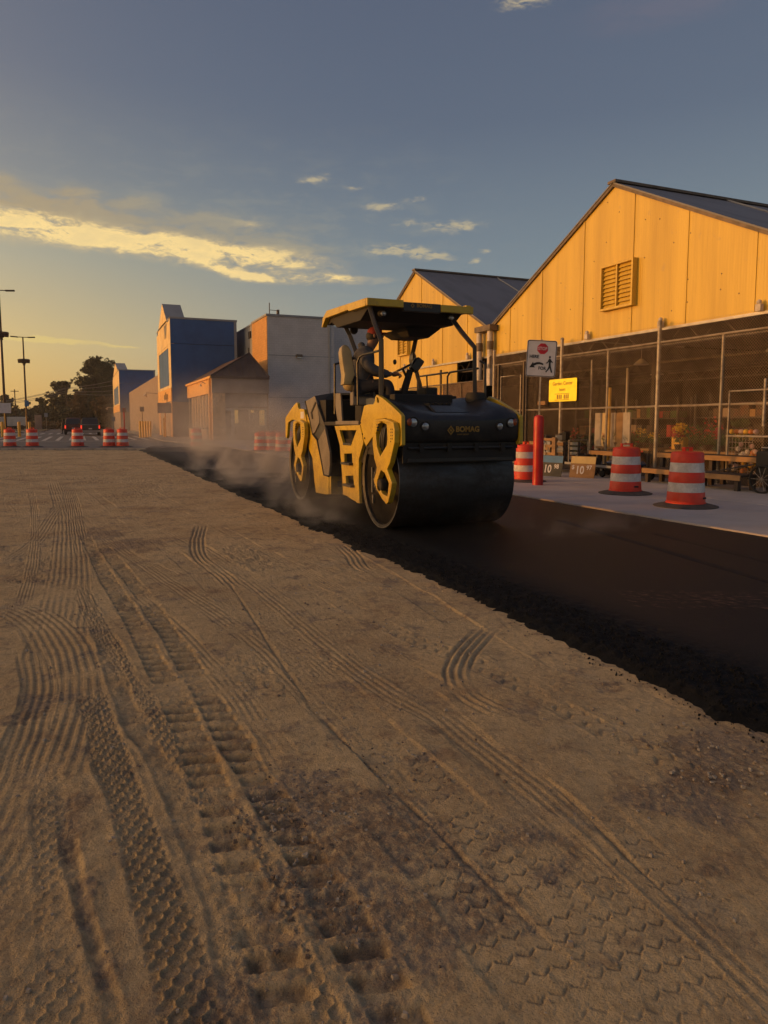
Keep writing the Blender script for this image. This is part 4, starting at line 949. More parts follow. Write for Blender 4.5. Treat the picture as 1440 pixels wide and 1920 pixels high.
    for (x, z, r, m_) in ((3.85,1.425,.055,'lens'),(4.02,1.375,.05,'lens'),(5.12,1.375,.045,'lens'),(5.29,1.42,.055,'lens')):
        l = MB().lathe([(.005,8.135),(r*.6,8.138),(r*.95,8.146),(r,8.155),(r,8.17),(.005,8.17)], 20, (x,0,z), 'Y').build('headlamp', M[m_], hood, smooth=True)
        MB().lathe([(r,8.145),(r+.016,8.14),(r+.02,8.165),(r,8.165)], 20, (x,0,z), 'Y', False).build('lamp_bezel', M['blackm'], l, smooth=True)
    for x in (3.795, 5.345): MB().ell((x,8.145,1.43), (.035,.018,.048), 12, 8).build('indicator', M['amber'], hood, smooth=True)
    # logo
    dm = lambda s_, w: [(4.385,1.325+s_),(4.385+s_*.85,1.325),(4.385,1.325-s_),(4.385-s_*.85,1.325)]
    MB().prism([dm(.062,0), dm(.038,0)], 8.150, 8.154, 'Y').prism([dm(.022,0)], 8.150, 8.154, 'Y').build('logo', M['gold'], hood)
    text('BOMAG', .098, M['gold'], hood, 'lettering', facing((4.63,8.150,1.337), (0,-1,0)), .002, .0035)
    text('FAYAT GROUP', .026, M['gold'], hood, 'small_lettering', facing((4.56,8.150,1.272), (0,-1,0)), .001)
    # below the hood: cross beam, scraper, water bar
    MB().box(3.74, 5.415, 8.30, 9.5, .98, 1.168).build('front_frame', M['blackm'], rt_)
    MB().box(3.735, 5.42, 8.215, 8.245, .91, 1.165).build('splash_panel', M['blackm'], rt_, bevel=.006)
    MB().tube([(3.8,8.19,1.10),(5.35,8.19,1.10)], .018, 8).build('spray_bar', M['black'], rt_, smooth=True)
    MB().box(3.80, 5.36, 8.195, 8.215, .925, .965).build('scraper', M['black'], rt_)
    for x in (3.95, 4.35, 4.75, 5.15): MB().box(x, x+.06, 8.165, 8.215, 1.05, 1.15).build('bracket', M['blackm'], rt_)
    for x in (3.70, 5.40): MB().box(x, x+.06, 8.25, 9.6, 1.08, 1.20).build('frame_rail', M['blackm'], rt_)
    # cowl, air cleaner, cross member
    MB().box(4.02, 4.93, 9.12, 9.30, 1.60, 1.82).build('cowl', M['blackm'], rt_, bevel=.015)
    MB().box(3.80, 5.36, 9.3, 9.5, 1.2, 1.74).build('bulkhead', M['blackm'], rt_)
    ac = MB().lathe([(.02,1.66),(.13,1.66),(.14,1.70),(.14,1.80),(.12,1.85),(.02,1.855)], 24, (5.20,8.95,0)).build('air_cleaner', M['blackm'], rt_, smooth=True)
    # ladder side of the operator platform
    lad = [(575,692),(850,680),(868,760),(888,880),(840,1060),(838,1300),(850,1535),(820,1530),(806,1515),(770,1495),(745,1480),(700,1450),(668,1440),(655,1200),(632,900),(600,780)]
    D = lambda l, X: [PX(*d1(*p), X) for p in l]
    ho = [[(628,737),(815,737),(757,897),(672,897)], [(680,993),(765,990),(772,1112),(684,1112)], [(694,1235),(780,1232),(788,1352),(706,1352)]]
    la = MB().prism([D(lad,3.68)]+[D(h,3.68) for h in ho], 3.665, 3.71, 'X').build('ladder', M['yellow'], rt_, bevel=.008)
    MB().prism([D([(585,700),(850,690),(880,900),(845,1530),(680,1440),(640,900)],3.68)], 3.90, 3.92, 'X').build('ladder_back', M['blackm'], la)
    for (h, o) in ((ho[0][2:], 0), (ho[1][2:], 1), (ho[2][2:], 2)):
        a, b_ = D(h, 3.68); MB().box(3.60 if o else 3.66, 3.90, min(a[0],b_[0])-.015*o, max(a[0],b_[0])+.01, a[1]-.012, a[1]+.022).build('step', M['steel'], la, bevel=.004)
    # rear body: grey panels facing out, turned faces painted dark for their shade
    Xo = 3.70
    q = lambda u, v_, X=Xo: (lambda p: (X, p[0], p[1]))(PX(*d1(u, v_), X))
    def sheet(name, pts, m_, back=.04, par=rt_):
        n_ = len(pts); v = [Vector(p) for p in pts]; nn = (v[1]-v[0]).cross(v[2]-v[0]).normalized()
        if nn.x > 0: nn = -nn
        vv = v+[p-nn*back for p in v]
        return MB().add(vv, [tuple(range(n_)), tuple(range(2*n_-1, n_-1, -1))]+[(i, (i+1)%n_, n_+(i+1)%n_, n_+i) for i in range(n_)]).build(name, m_, par, bevel=.006)
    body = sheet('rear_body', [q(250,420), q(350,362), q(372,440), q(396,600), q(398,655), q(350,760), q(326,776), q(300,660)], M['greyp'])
    sheet('dark_strip', [q(352,425,3.69), q(362,440,3.69), q(318,545,3.69), q(328,612,3.69), q(316,616,3.69), q(303,545,3.69)], M['blackm'], .01, body)  # thin bent black strip on the grey panel
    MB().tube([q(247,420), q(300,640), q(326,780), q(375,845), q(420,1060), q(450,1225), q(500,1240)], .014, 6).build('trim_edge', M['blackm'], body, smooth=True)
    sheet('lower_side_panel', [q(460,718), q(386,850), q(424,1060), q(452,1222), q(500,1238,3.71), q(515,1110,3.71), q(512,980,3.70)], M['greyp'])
    # same grey body turned forward, its shade put into a darker plastic
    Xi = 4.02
    sheet('front_turned_face', [q(350,362), q(552,330,Xi), q(590,560,Xi), q(630,860,Xi), q(470,716,3.72), q(400,655,3.71), q(372,440)], M['darkshadep'])
    sheet('front_turned_lower_face', [q(330,780,3.72), q(400,655,3.72), q(470,716,3.715), q(386,850,3.72)], M['darkshadep'])
    sheet('front_turned_side_face', [q(462,716,3.72), q(630,860,Xi), q(650,1100,Xi), q(655,1240,Xi), q(500,1240,3.72), q(515,1100,3.72)], M['darkshadep'])
    sheet('tank_top', [q(350,362), q(250,420), (4.0,12.30,1.86), (5.1,12.30,1.86), (5.1,10.9,1.92), q(552,330,Xi)], M['black'])
    MB().box(3.76, 5.40, 11.35, 12.35, .60, 1.80).build('tank', M['blackm'], rt_)
    MB().box(4.05, 5.35, 9.75, 11.4, .50, 1.40).build('centre_frame', M['blackm'], rt_)
    MB().box(4.0, 5.2, 8.95, 12.9, .95, 1.16).build('main_beam', M['blackm'], rt_)
    rfm = [(250,600),(262,560),(300,640),(326,790),(375,855),(420,1070),(448,1230),(502,1245),(502,1438),(460,1438),(362,1418),(345,1290),(325,1040),(290,960),(272,860),(285,760)]
    sheet('rear_frame', [q(u,v_,3.705) for u, v_ in rfm], M['yellow'], .05)
    sheet('rear_frame_front', [q(503,1245,3.71), q(655,1245,Xi), q(668,1436,Xi), q(503,1438,3.71)], M['yellow'], .05)
    MB().obox(((3.71+Xi)/2-.012, q(580,1330,3.86)[1]-.02, .42), (.20,.006,.10), R(-40)).build('rating_plate', M['blackm'], rt_)
    # platform floor, side panel, post, small locker
    MB().box(3.68, 5.35, 9.55, 11.2, 1.38, 1.44).build('platform', M['blackm'], rt_, bevel=.01)
    MB().box(3.665, 3.69, 9.60, 10.60, 1.395, 1.45).build('platform_edge', M['greyp'], rt_, bevel=.005)
    sheet('platform_side_panel', [q(555,335), q(628,332), q(640,545), q(650,662), q(605,668), q(585,560)], M['greyp'], .03)
    MB().box(4.1, 5.0, 10.3, 10.9, 1.44, 1.93).build('seat_plinth', M['blackm'], rt_, bevel=.03)
    MB().box(3.80, 4.02, 10.02, 10.30, 1.70, 1.88).build('locker', M['greyp'], rt_, bevel=.01)
    MB().box(3.95, 5.2, 9.5, 9.6, 1.44, 1.82).build('kick_panel', M['blackm'], rt_, bevel=.01)
    # hand rails
    for pts in ([q(570,560), q(570,0)[:2]+(q(570,0)[2]-.02,), (3.70,10.72,2.33), (3.80,10.72,2.36), (3.98,10.72,2.36), (4.05,10.72,2.3), (4.1,10.72,1.95)],
                [(3.70,9.70,1.68),(3.70,9.72,2.28),(3.72,9.68,2.36),(3.74,9.60,2.385),(3.76,9.30,2.39),(3.76,9.05,2.39)],
                [(5.30,9.05,2.2),(5.30,9.9,2.2),(5.30,9.98,2.14),(5.30,10.0,1.5)],
                [(5.30,9.98,2.2),(5.30,11.0,2.2),(5.30,11.06,2.12),(5.30,11.06,1.5)],
                [(5.30,9.0,2.3),(5.33,8.9,2.25),(5.33,8.88,1.7)]):
        MB().tube(pts, .016, 8).build('hand_rail', M['black'], rt_, smooth=True)
    # canopy: posts, roof, side trims
    posts = [[(3.70,9.24,2.99),(3.72,9.10,2.75),(3.74,8.93,2.52),(3.74,8.92,1.66)],
             [(5.02,9.34,2.93),(5.07,9.14,2.72),(5.17,8.93,2.48),(5.18,8.92,1.60)],
             [(3.84,10.70,2.98),(3.88,10.50,2.75),(3.93,10.38,2.50),(3.97,10.45,2.2),(4.0,10.6,1.9)],
             [(5.05,10.55,2.96),(5.05,10.62,2.75),(5.05,10.75,2.50),(5.05,10.58,2.25),(5.05,10.35,1.86),(5.05,10.30,1.45)]]
    for p in posts: MB().tube(p, .042, 4).build('canopy_post', M['black'], rt_, bevel=.008)
    MB().ell((5.05,10.72,2.45), (.05,.10,.13), 8, 6).build('post_gusset', M['black'], rt_)
    can = MB().prism([[(9.30,3.00),(9.22,3.04),(9.24,3.085),(10.88,3.14),(11.06,3.06),(11.10,2.98),(11.02,2.97),(10.85,2.99),(10.6,2.88),(9.6,2.86)]], 3.70, 5.18, 'X').build('canopy_roof', M['blackm'], rt_, bevel=.015)
    MB().prism([[(9.22,3.0),(9.20,3.105),(10.86,3.17),(11.06,3.08),(11.12,2.94),(11.08,2.94),(10.98,3.02),(10.92,3.06),(9.9,3.045),(9.85,3.02)]], 3.62, 3.698, 'X').build('side_trim', M['yellow'], can, bevel=.008)
    MB().prism([[(9.22,3.0),(9.20,3.105),(10.86,3.17),(11.06,3.08),(11.12,2.94),(11.08,2.94),(10.98,3.02),(10.92,3.06),(9.9,3.045),(9.85,3.02)]], 5.182, 5.26, 'X').build('side_trim', M['yellow'], can, bevel=.008)
    MB().box(3.62, 4.16, 9.13, 9.198, 3.0, 3.10).build('front_trim', M['yellow'], can, bevel=.008)
    MB().box(4.74, 5.26, 9.13, 9.198, 2.975, 3.075).build('front_trim', M['yellow'], can, bevel=.008)
    fb = MB().box(4.162, 4.738, 9.14, 9.215, 2.96, 3.08).build('front_panel', M['black'], can, bevel=.006)
    dm2 = lambda s_: [(4.30,3.035+s_),(4.30+s_*.85,3.035),(4.30,3.035-s_),(4.30-s_*.85,3.035)]
    MB().prism([dm2(.034), dm2(.018)], 9.134, 9.139, 'Y').build('logo', M['gold'], fb)
    text('BOMAG', .068, M['gold'], fb, 'lettering', facing((4.48,9.134,3.038), (0,-1,0)), .001, .002)
    for x in (3.92, 4.98):
        l = MB().ell((x,9.32,2.93), (.07,.06,.05), 14, 8).build('work_lamp', M['blackm'], can, smooth=True)
        MB().ell((x,9.275,2.925), (.045,.02,.035), 12, 6).build('lens', M['lens'], l, smooth=True)
    MB().ell((3.98,10.6,2.86), (.06,.09,.07), 14, 8).build('rear_work_lamp', M['blackm'], can, smooth=True)
    MB().add([(4.55,9.9,2.86),(5.15,9.9,2.86),(5.15,10.9,2.86),(4.55,10.9,2.86),(4.65,10.0,2.72),(5.0,10.05,2.72),(5.0,10.7,2.74),(4.65,10.7,2.74)],
             [(3,2,1,0),(4,5,6,7),(0,1,5,4),(1,2,6,5),(2,3,7,6),(3,0,4,7)]).build('roof_duct', M['blackm'], can, bevel=.02)
    # seat, console
    f = Vector((.97,-.24,0)).normalized(); s_ = Vector((-f.y,f.x,0))
    sb = Vector((3.66,10.10,0)); bk = MB()
    prof_ = [(1.98,.0,.055),(2.12,.035,.075),(2.30,.01,.075),(2.46,-.01,.072),(2.53,-.02,.05),(2.555,-.02,.02)]
    vs = []
    for z, o, h in prof_:
        w_ = .21 if z < 2.3 else .18 if z < 2.5 else .12
        for (a, b_) in ((-h,-w_),(h,-w_),(h*1.15,-w_*.5),(h*1.15,w_*.5),(h,w_),(-h,w_),(-h*1.25,w_*.5),(-h*1.25,-w_*.5)):
            p = sb+f*(a+o)+s_*b_; vs.append((p.x,p.y,z))
    n = 8; fs = [(i*n+k, i*n+(k+1)%n, (i+1)*n+(k+1)%n, (i+1)*n+k) for i in range(len(prof_)-1) for k in range(n)]+[tuple(range(n)), tuple((len(prof_)-1)*n+k for k in range(n))[::-1]]
    seat = MB().add(vs, fs).build('seat_backrest', M['seatm'], rt_, smooth=True, bevel=.015)
    MB().ell(tuple(sb+f*.05+Vector((0,0,1.98))), (.09,.14,.09), 12, 8).build('seat_hinge', M['seatm'], seat, smooth=True)
    MB().obox(tuple(sb+f*.33+Vector((0,0,1.93))), (.5,.46,.11), math.atan2(f.y,f.x)).build('seat_cushion', M['blackm'], rt_, bevel=.04, seg=3)
    MB().obox(tuple(sb+f*.25+Vector((0,0,1.78))), (.34,.34,.2), math.atan2(f.y,f.x)).build('seat_base', M['greyp'], rt_, bevel=.02)
    MB().obox(tuple(sb+f*.12+s_*.27+Vector((0,0,2.12))), (.30,.07,.06), math.atan2(f.y,f.x)).build('armrest', M['blackm'], rt_, bevel=.02)
    cb = Vector((4.33,9.80,1.44)); ct = Vector((4.52,9.68,2.20))
    co = MB().tube([cb, cb+(ct-cb)*.5, ct], [.075,.06,.05], 8).build('steering_console', M['blackm'], rt_, smooth=True)
    MB().obox((4.60,9.64,2.27), (.13,.20,.20), math.atan2(f.y,f.x), 0, R(35)).build('console_head', M['black'], co, bevel=.03, seg=3)
    MB().obox((4.545,9.60,2.31), (.012,.13,.13), math.atan2(f.y,f.x)-.5, 0, R(30)).build('display', M['screen'], co, bevel=.01)
    st = MB(); 
    wc = Vector((4.42,9.74,2.22)); ax = (f*-.5+Vector((0,0,1))).normalized(); u_ = ax.cross(s_).normalized()
    st.tube([wc+(u_*math.cos(k*.349)+s_*math.sin(k*.349))*.16 for k in range(19)], .014, 6).tube([wc+s_*.16, wc-s_*.16], .012, 6).tube([wc, wc-ax*.12], .02, 6)
    st.build('steering_wheel', M['black'], co, smooth=True)
    MB().ell(tuple(wc+Vector((-.08,.1,.10))), (.03,.03,.04), 8, 6).build('steering_knob', M['black'], co, smooth=True)
    MB().box(4.75, 4.95, 9.62, 9.95, 1.44, 1.95).build('side_console', M['blackm'], rt_, bevel=.03)
    MB().tube([(4.85,9.78,1.95),(4.83,9.76,2.12)], .012, 6).build('drive_lever', M['black'], rt_)
    mr = MB().tube([(3.72,8.9,2.1),(3.62,8.88,2.12),(3.58,8.88,2.05)], .01, 5)
    return rt_
build_roller()

# ------------------------------------------------------------------ driver
def skin_obj(name, verts, edges, radii, m_, parent, root=0, sub=2, smooth=True):
    me = bpy.data.meshes.new(name); w = WP.get(parent.name, Vector((0,0,0))) if parent else Vector((0,0,0))
    me.from_pydata([tuple(Vector(v)-w) for v in verts], edges, []); me.materials.append(m_)
    o = bpy.data.objects.new(name, me); C.objects.link(o)
    sk = o.modifiers.new('skin', 'SKIN'); sk.use_smooth_shade = True
    if not me.skin_vertices: me.skin_vertices.new()
    for i, r in enumerate(radii):
        me.skin_vertices[0].data[i].radius = (r, r) if not isinstance(r, tuple) else r
        me.skin_vertices[0].data[i].use_root = (i == root)
    ss = o.modifiers.new('subsurf', 'SUBSURF'); ss.levels = sub; ss.render_levels = sub
    bpy.context.view_layer.update()
    me2 = bpy.data.meshes.new_from_object(o.evaluated_get(bpy.context.evaluated_depsgraph_get()))
    me2.shade_smooth(); o.modifiers.clear(); o.data = me2; me2.materials.clear(); me2.materials.append(m_)
    if parent: o.parent = parent
    return o
def driver():
    f = Vector((.92,-.39,0)).normalized(); s = Vector((-f.y,f.x,0)); Z = Vector((0,0,1))
    hip = Vector((3.86,9.98,1.97)); p = thing('person', (hip.x,hip.y,1.44), 'seated roller driver in dark hooded jacket and red cap, leaning forward', 'person')
    def at(a, b_, c): return hip+f*a+s*b_+Z*c
    # body: one continuous surface
    V = [at(0,0,0), at(.01,0,.16), at(.03,0,.32), at(.08,0,.46), at(.13,0,.55), at(.17,0,.62), at(.19,0,.72), at(.20,0,.80),
         at(.07,.19,.45), at(.12,.26,.24), at(.36,.22,.17), at(.45,.20,.18),
         at(.07,-.19,.45), at(.13,-.26,.24), at(.37,-.22,.15), at(.46,-.20,.16),
         at(.02,.10,-.02), at(.42,.13,.02), at(.44,.13,-.40), at(.54,.13,-.52),
         at(.02,-.10,-.02), at(.42,-.13,.02), at(.44,-.13,-.40), at(.54,-.13,-.52)]
    E_ = [(0,1),(1,2),(2,3),(3,4),(4,5),(5,6),(6,7),(3,8),(8,9),(9,10),(10,11),(3,12),(12,13),(13,14),(14,15),(0,16),(16,17),(17,18),(18,19),(0,20),(20,21),(21,22),(22,23)]
    rr = [.13,.13,.14,.14,.06,.085,.095,.06,.065,.045,.034,.036,.065,.045,.034,.036,.09,.065,.05,.04,.09,.065,.05,.04]
    skin_obj('body', V, E_, rr, M['skin'], p)
    # hands: palm and five fingers each, closed on the wheel rim
    for sg in (1, -1):
        w = at(.45,.20*sg,.17) if sg > 0 else at(.46,-.20,.16)
        hv = [w, w+f*.05, w+f*.08]; he = [(0,1),(1,2)]; hr = [.03,.032,.026]
        for k in range(4):
            b0 = w+f*.085+s*(.024*(1.5-k)); L = (.032,.038,.036,.028)[k]; i = len(hv)
            hv += [b0, b0+f*L*.9-Z*.008, b0+f*L*1.2-Z*.035, b0+f*L*.7-Z*.05]; he += [(2,i),(i,i+1),(i+1,i+2),(i+2,i+3)]; hr += [.0095,.009,.0085,.008]
        i = len(hv); hv += [w+f*.03-s*.03*sg, w+f*.07-s*.045*sg-Z*.012]; he += [(1,i),(i,i+1)]; hr += [.012,.009]
        skin_obj('hand', hv, he, hr, M['skin'], p, 1)
    # hooded jacket shell
    J = [at(-.01,0,.0), at(.0,0,.18), at(.02,0,.34), at(.065,0,.47), at(.10,0,.56), at(.05,.20,.455), at(.11,.275,.24), at(.36,.225,.175), at(.41,.21,.18), at(.05,-.20,.455), at(.12,-.275,.24), at(.37,-.225,.155), at(.42,-.21,.165)]
    JE = [(0,1),(1,2),(2,3),(3,4),(3,5),(5,6),(6,7),(7,8),(3,9),(9,10),(10,11),(11,12)]
    skin_obj('jacket', J, JE, [.185,.19,.205,.19,.09,.11,.085,.062,.048,.11,.085,.062,.048], M['fabric'], p)
    skin_obj('hood', [at(.02,.0,.60), at(.0,.09,.57), at(.05,.12,.55), at(.0,-.09,.57), at(.05,-.12,.55)], [(0,1),(1,2),(0,3),(3,4)], [.06,.055,.035,.055,.035], M['fabric'], p)
    T = [at(0,0,-.02), at(.03,.10,-.02), at(.42,.13,.025), at(.445,.13,-.38), at(.03,-.10,-.02), at(.42,-.13,.025), at(.445,-.13,-.38)]
    skin_obj('trousers', T, [(0,1),(1,2),(2,3),(0,4),(4,5),(5,6)], [.145,.11,.085,.07,.11,.085,.07], M['denim'], p)
    for sg in (1,-1):
        skin_obj('boot', [at(.44,.13*sg,-.42), at(.46,.13*sg,-.52), at(.56,.13*sg,-.535), at(.62,.13*sg,-.54)], [(0,1),(1,2),(2,3)], [.06,.055,.05,.035], M['blackm'], p)
    # face details: nose, ears, then cap
    h = at(.20,0,.72); 
    MB().ell(tuple(h+f*.115+Z*.0), (.022,.022,.028), 8, 6).build('nose', M['skin'], p, smooth=True)
    for sg in (1,-1):
        MB().ell(tuple(h+s*.092*sg+Z*.0-f*.0), (.02,.02,.035), 8, 6).build('ear', M['skin'], p, smooth=True)
        MB().ell(tuple(h+f*.098+s*.032*sg+Z*.025), (.010,.012,.008), 8, 6).build('eye', M['signk'], p, smooth=True)
    MB().obox(tuple(h+f*.100-Z*.045), (.012,.05,.008), math.atan2(f.y,f.x)).build('mouth', M['signr'], p)
    MB().ell(tuple(h-f*.03-Z*.0), (.10,.10,.10), 14, 8).build('hair', M['blackm'], p, smooth=True)
    cp = MB().ell(tuple(h+Z*.055), (.112,.112,.085), 18, 10).build('cap', M['redcap'], p, smooth=True)
    a = math.atan2(f.y, f.x); L = [(h.x+math.cos(a+t)*r, h.y+math.sin(a+t)*r) for t, r in [(-.85,.09),(-.6,.15),(-.3,.185),(0,.195),(.3,.185),(.6,.15),(.85,.09)]]
    MB().prism([L], h.z+.035, h.z+.047, 'Z').build('brim', M['redcap'], cp, bevel=.003)
driver()

# ------------------------------------------------------------------ traffic barrels
def barrel():
    t = thing('traffic_barrel', (0,0,0), 'x', 'traffic barrel')
    r = lambda z: .322-.062*z
    pr = [(r(.05)+.012,.045),(r(.06)+.012,.075),(r(.08),.085),(r(.24),.24),(r(.24)-.006,.248),(r(.41)-.006,.408),(r(.41),.416),(r(.58),.57),(r(.58)-.006,.578),(r(.75)-.006,.738),(r(.75),.746),(r(.88),.885),(r(.9)-.015,.905),(r(.9)-.05,.915),(.10,.925),(.02,.925)]
    MB().lathe(pr, 40).build('shell', M['orange'], t, smooth=True)
    for (a, b_) in ((.250,.406),(.580,.736)):
        MB().lathe([(r(a)-.003,a),(r(b_)-.003,b_),(r(b_)-.010,b_),(r(a)-.010,a)], 40, cap=False).build('reflective_band', M['white'], t, smooth=True)
    h = MB().box(-.13,.13,-.028,.028,.965,.99).box(-.13,-.095,-.03,.03,.92,.97).box(.095,.13,-.03,.03,.92,.97).build('handle', M['orange'], t, bevel=.008)
    MB().lathe([(.53,.0),(.535,.014),(.48,.030),(.40,.046),(.34,.060),(.05,.060)], 32).build('base', M['rubber'], t, smooth=True)
    MB().obox((.05,-.315,.155),(.10,.006,.03)).build('maker_mark', M['blackm'], t)
    return t
B0 = barrel()
sp = [(G(1285,949,.03), .03, 1.0, 'right-hand orange and white barrel in front of the wooden benches'),
      (G(1172,925,.03), .03, 1.0, 'orange and white barrel between the price signs and the wooden benches'),
      (G(985,902,.03), .03, .96, 'orange and white barrel standing directly behind the red post'),
      ((6.2,42.6), .04, 1.12, 'lone barrel in the steam before the entrance building'),
      (G(19,838,.04), .04, 1.12, 'far road barrel standing below the near lamp post'),
      (G(61,838,.04), .04, 1.12, 'far road barrel at the foot of the second lamp post'),
      (G(146,838,.04), .04, 1.12, 'far road barrel in front of the dark red car'),
      (G(205,838,.04), .04, 1.12, 'far road barrel just right of the pickup truck, left of a close pair'),
      (G(230,838,.04), .04, 1.12, 'far road barrel nearest the yellow bollards, right of a close pair')]
row = [(488,846,'first of the row'),(497,843,'second of the row'),(508,846,'third of the row'),(517,843,'fourth of the row'),(528,848,'fifth of the row'),(538,845,'sixth of the row'),(548,848,'last of the row, nearest the roller')]
for k, (px, py, w) in enumerate(row):
    sp.append((G(px,py,.03), .03, 1.0, 'crowded barrel before the grey wall, '+w+' from the left' if k < 6 else 'crowded barrel before the grey wall, '+w))
for k, (p, z, s_, lb) in enumerate(sp):
    o = B0 if k == 0 else copy_tree(B0)
    place(o, (p[0], p[1], z), rnd.uniform(-.6,.6) if k > 2 else (.25,-.15,.5)[k], lb); o.scale = (s_*.96, s_*.96, s_)
    o['group'] = ('orange barrels beside the fresh asphalt','orange barrels across the far road','orange barrels crowded before the grey wall')[0 if k < 3 else 1 if k < 9 else 2]
    o.name = 'traffic_barrel' if k == 0 else 'traffic_barrel.%03d' % k

# red sleeve post with the stop here sign
px, py = G(1008,909,.03)
sg = thing('stop_here_sign', (px,py,.03), 'white stop here for pedestrians sign on a red sleeved post', 'road sign')
MB().lathe([(.125,.03),(.120,.05),(.115,.3),(.113,1.50),(.10,1.56),(.06,1.59),(.01,1.60)], 24, (px,py,0)).build('sleeve', M['redpost'], sg, smooth=True)
MB().tube([(px+.0,py,1.5),(px+.03,py,3.26)], .024, 4).build('post', M['galv'], sg)
sn = Vector((-.40,-.90,.0)).normalized(); sc_ = Vector((px+.02,py,2.84))-Vector((0,0,0))+sn*.035
F_ = facing(sc_, sn) @ Matrix.Rotation(R(-3.0), 4, 'Z')
def rr(w, h, r, n=5):
    o = []
    for cx, cy, a0 in ((w/2-r,h/2-r,0),(-w/2+r,h/2-r,90),(-w/2+r,-h/2+r,180),(w/2-r,-h/2+r,270)):
        o += [(cx+r*math.cos(R(a0+90*k/n)), cy+r*math.sin(R(a0+90*k/n))) for k in range(n+1)]
    return o
def onsign(F, loops, z0, z1, name, m_, parent):
    b = MB().prism(loops, z0, z1, 'Z'); b.v = [tuple(F @ Vector(p)) for p in b.v]; return b.build(name, m_, parent)
SW, SH = .66, .80
pn = onsign(F_, [rr(SW,SH,.05)], -.006, 0, 'sign_panel', M['signw'], sg)
onsign(F_, [rr(SW-.015,SH-.015,.045), rr(SW-.045,SH-.045,.035)], .0005, .002, 'border', M['signk'], pn)
oc = [(0.015+.125*math.cos(R(22.5+45*k)), .215+.125*math.sin(R(22.5+45*k))) for k in range(8)]
onsign(F_, [oc], .0005, .003, 'stop_octagon', M['signr'], pn)
def stext(s_, size, m_, x, y, F=F_, par=pn, nm='lettering', bold=.004, sx=.85, align='CENTER'):
    return text(s_, size, m_, par, nm, F @ Matrix.Translation((x,y,.0035)), .0008, bold, align, sx)
stext('STOP', .100, M['signw'], .015, .215, bold=.001, sx=.85)
stext('HERE', .100, M['signk'], -.160, .035, bold=.0025, sx=.9)
stext('FOR', .100, M['signk'], .030, -.215, bold=.0025, sx=.9)
ar = [(-.255,-.205),(-.175,-.075),(-.168,-.112),(-.10,-.085),(-.03,-.08),(.05,-.105),(.055,-.145),(-.03,-.125),(-.09,-.135),(-.155,-.165),(-.13,-.20)]
onsign(F_, [ar], .0005, .003, 'arrow', M['signk'], pn)
pe = [[(.170,.005),(.205,.0),(.232,-.04),(.262,-.075),(.252,-.09),(.222,-.065),(.212,-.10),(.222,-.165),(.262,-.295),(.232,-.30),(.200,-.20),(.170,-.245),(.128,-.30),(.105,-.285),(.150,-.225),(.172,-.165),(.172,-.06),(.148,-.095),(.108,-.105),(.105,-.09),(.138,-.07)]]
onsign(F_, pe, .0005, .003, 'walking_figure', M['signk'], pn)
onsign(F_, [[(.187+.021*math.cos(k*.52), .038+.026*math.sin(k*.52)) for k in range(12)]], .0005, .003, 'figure_head', M['signk'], pn)

# garden centre hours sign glowing in the sun
hy = thing('opening_hours_sign', (13.45,18.2,2.4), 'glowing yellow garden centre hours sign fixed to the fence', 'sign')
HF = facing((13.50,18.02,2.41), (-1,0,0))
hp = onsign(HF, [rr(1.36,.68,.04)], -.01, 0, 'sign_panel', M['signy'], hy)
stext('Garden Center', .15, M['goldy'], .0, .20, HF, hp, bold=.002, sx=1.05)
stext('hours', .13, M['goldy'], .0, .02, HF, hp, bold=.002, sx=1.0)
onsign(HF, [[(-.38,-.10),(.34,-.10),(.34,-.115),(-.38,-.115)]], .0005, .002, 'rule', M['gold'], hp)
onsign(HF, [[(-.38,-.285),(.34,-.285),(.34,-.30),(-.38,-.30)]], .0005, .002, 'rule', M['gold'], hp)
for k in (-.24,-.15,-.06,.10,.19,.28): onsign(HF, [[(k-.03,-.135),(k+.03,-.135),(k+.03,-.265),(k-.03,-.265)]], .0005, .002, 'marking', M['gold'], hp)
MB().box(13.40,13.5,18.75,19.15,1.98,2.10).build('latch_box', M['wood'], hy, bevel=.01)

# price placards leaning at the foot of the stock
def placard(c, w, h, lean, yaw, top, words, price, dark, label):
    t = thing('price_sign', (c[0],c[1],.03), label, 'price sign', 'price signs on the pavement')
    F = Matrix.Translation((c[0],c[1],.03)) @ Matrix.Rotation(yaw, 4, 'Z') @ Matrix.Rotation(R(90)-lean, 4, 'X') @ Matrix.Translation((0,h/2,0))
    p = onsign(F, [rr(w,h,.01)], -.012, 0, 'board', M['signk'] if dark else M['wood'], t)
    onsign(F, [[(-w/2+.01,h*.16),(w/2-.01,h*.16),(w/2-.01,h/2-.01),(-w/2+.01,h/2-.01)]], .0005, .002, 'header', top, p)
    m_ = M['signw']
    text(price[0], h*.26, m_, p, 'lettering', F @ Matrix.Translation((-w*.38,-.02*h,.003)), .0008, .002)
    text(price[1], h*.52, m_, p, 'lettering', F @ Matrix.Translation((-w*.10,-.16*h,.003)), .0008, .006, 'CENTER', .8)
    text(price[2], h*.28, m_, p, 'lettering', F @ Matrix.Translation((w*.26,-.03*h,.003)), .0008, .003, 'CENTER', .9)
hdr = mat('gold_header', (.62,.45,.16), (.5,.36,.14), 4, .45)
placard(G(1090,896,.03), .66, .56, R(14), R(-60), hdr, 'garden soil', ('$','10','97'), False, 'brown price sign reading ten ninety seven with gold header')
placard(G(1029,893,.03), .70, .56, R(14), R(-66), M['signb'], 'mulch', ('$','10','98'), True, 'dark price sign reading ten ninety eight with blue header')

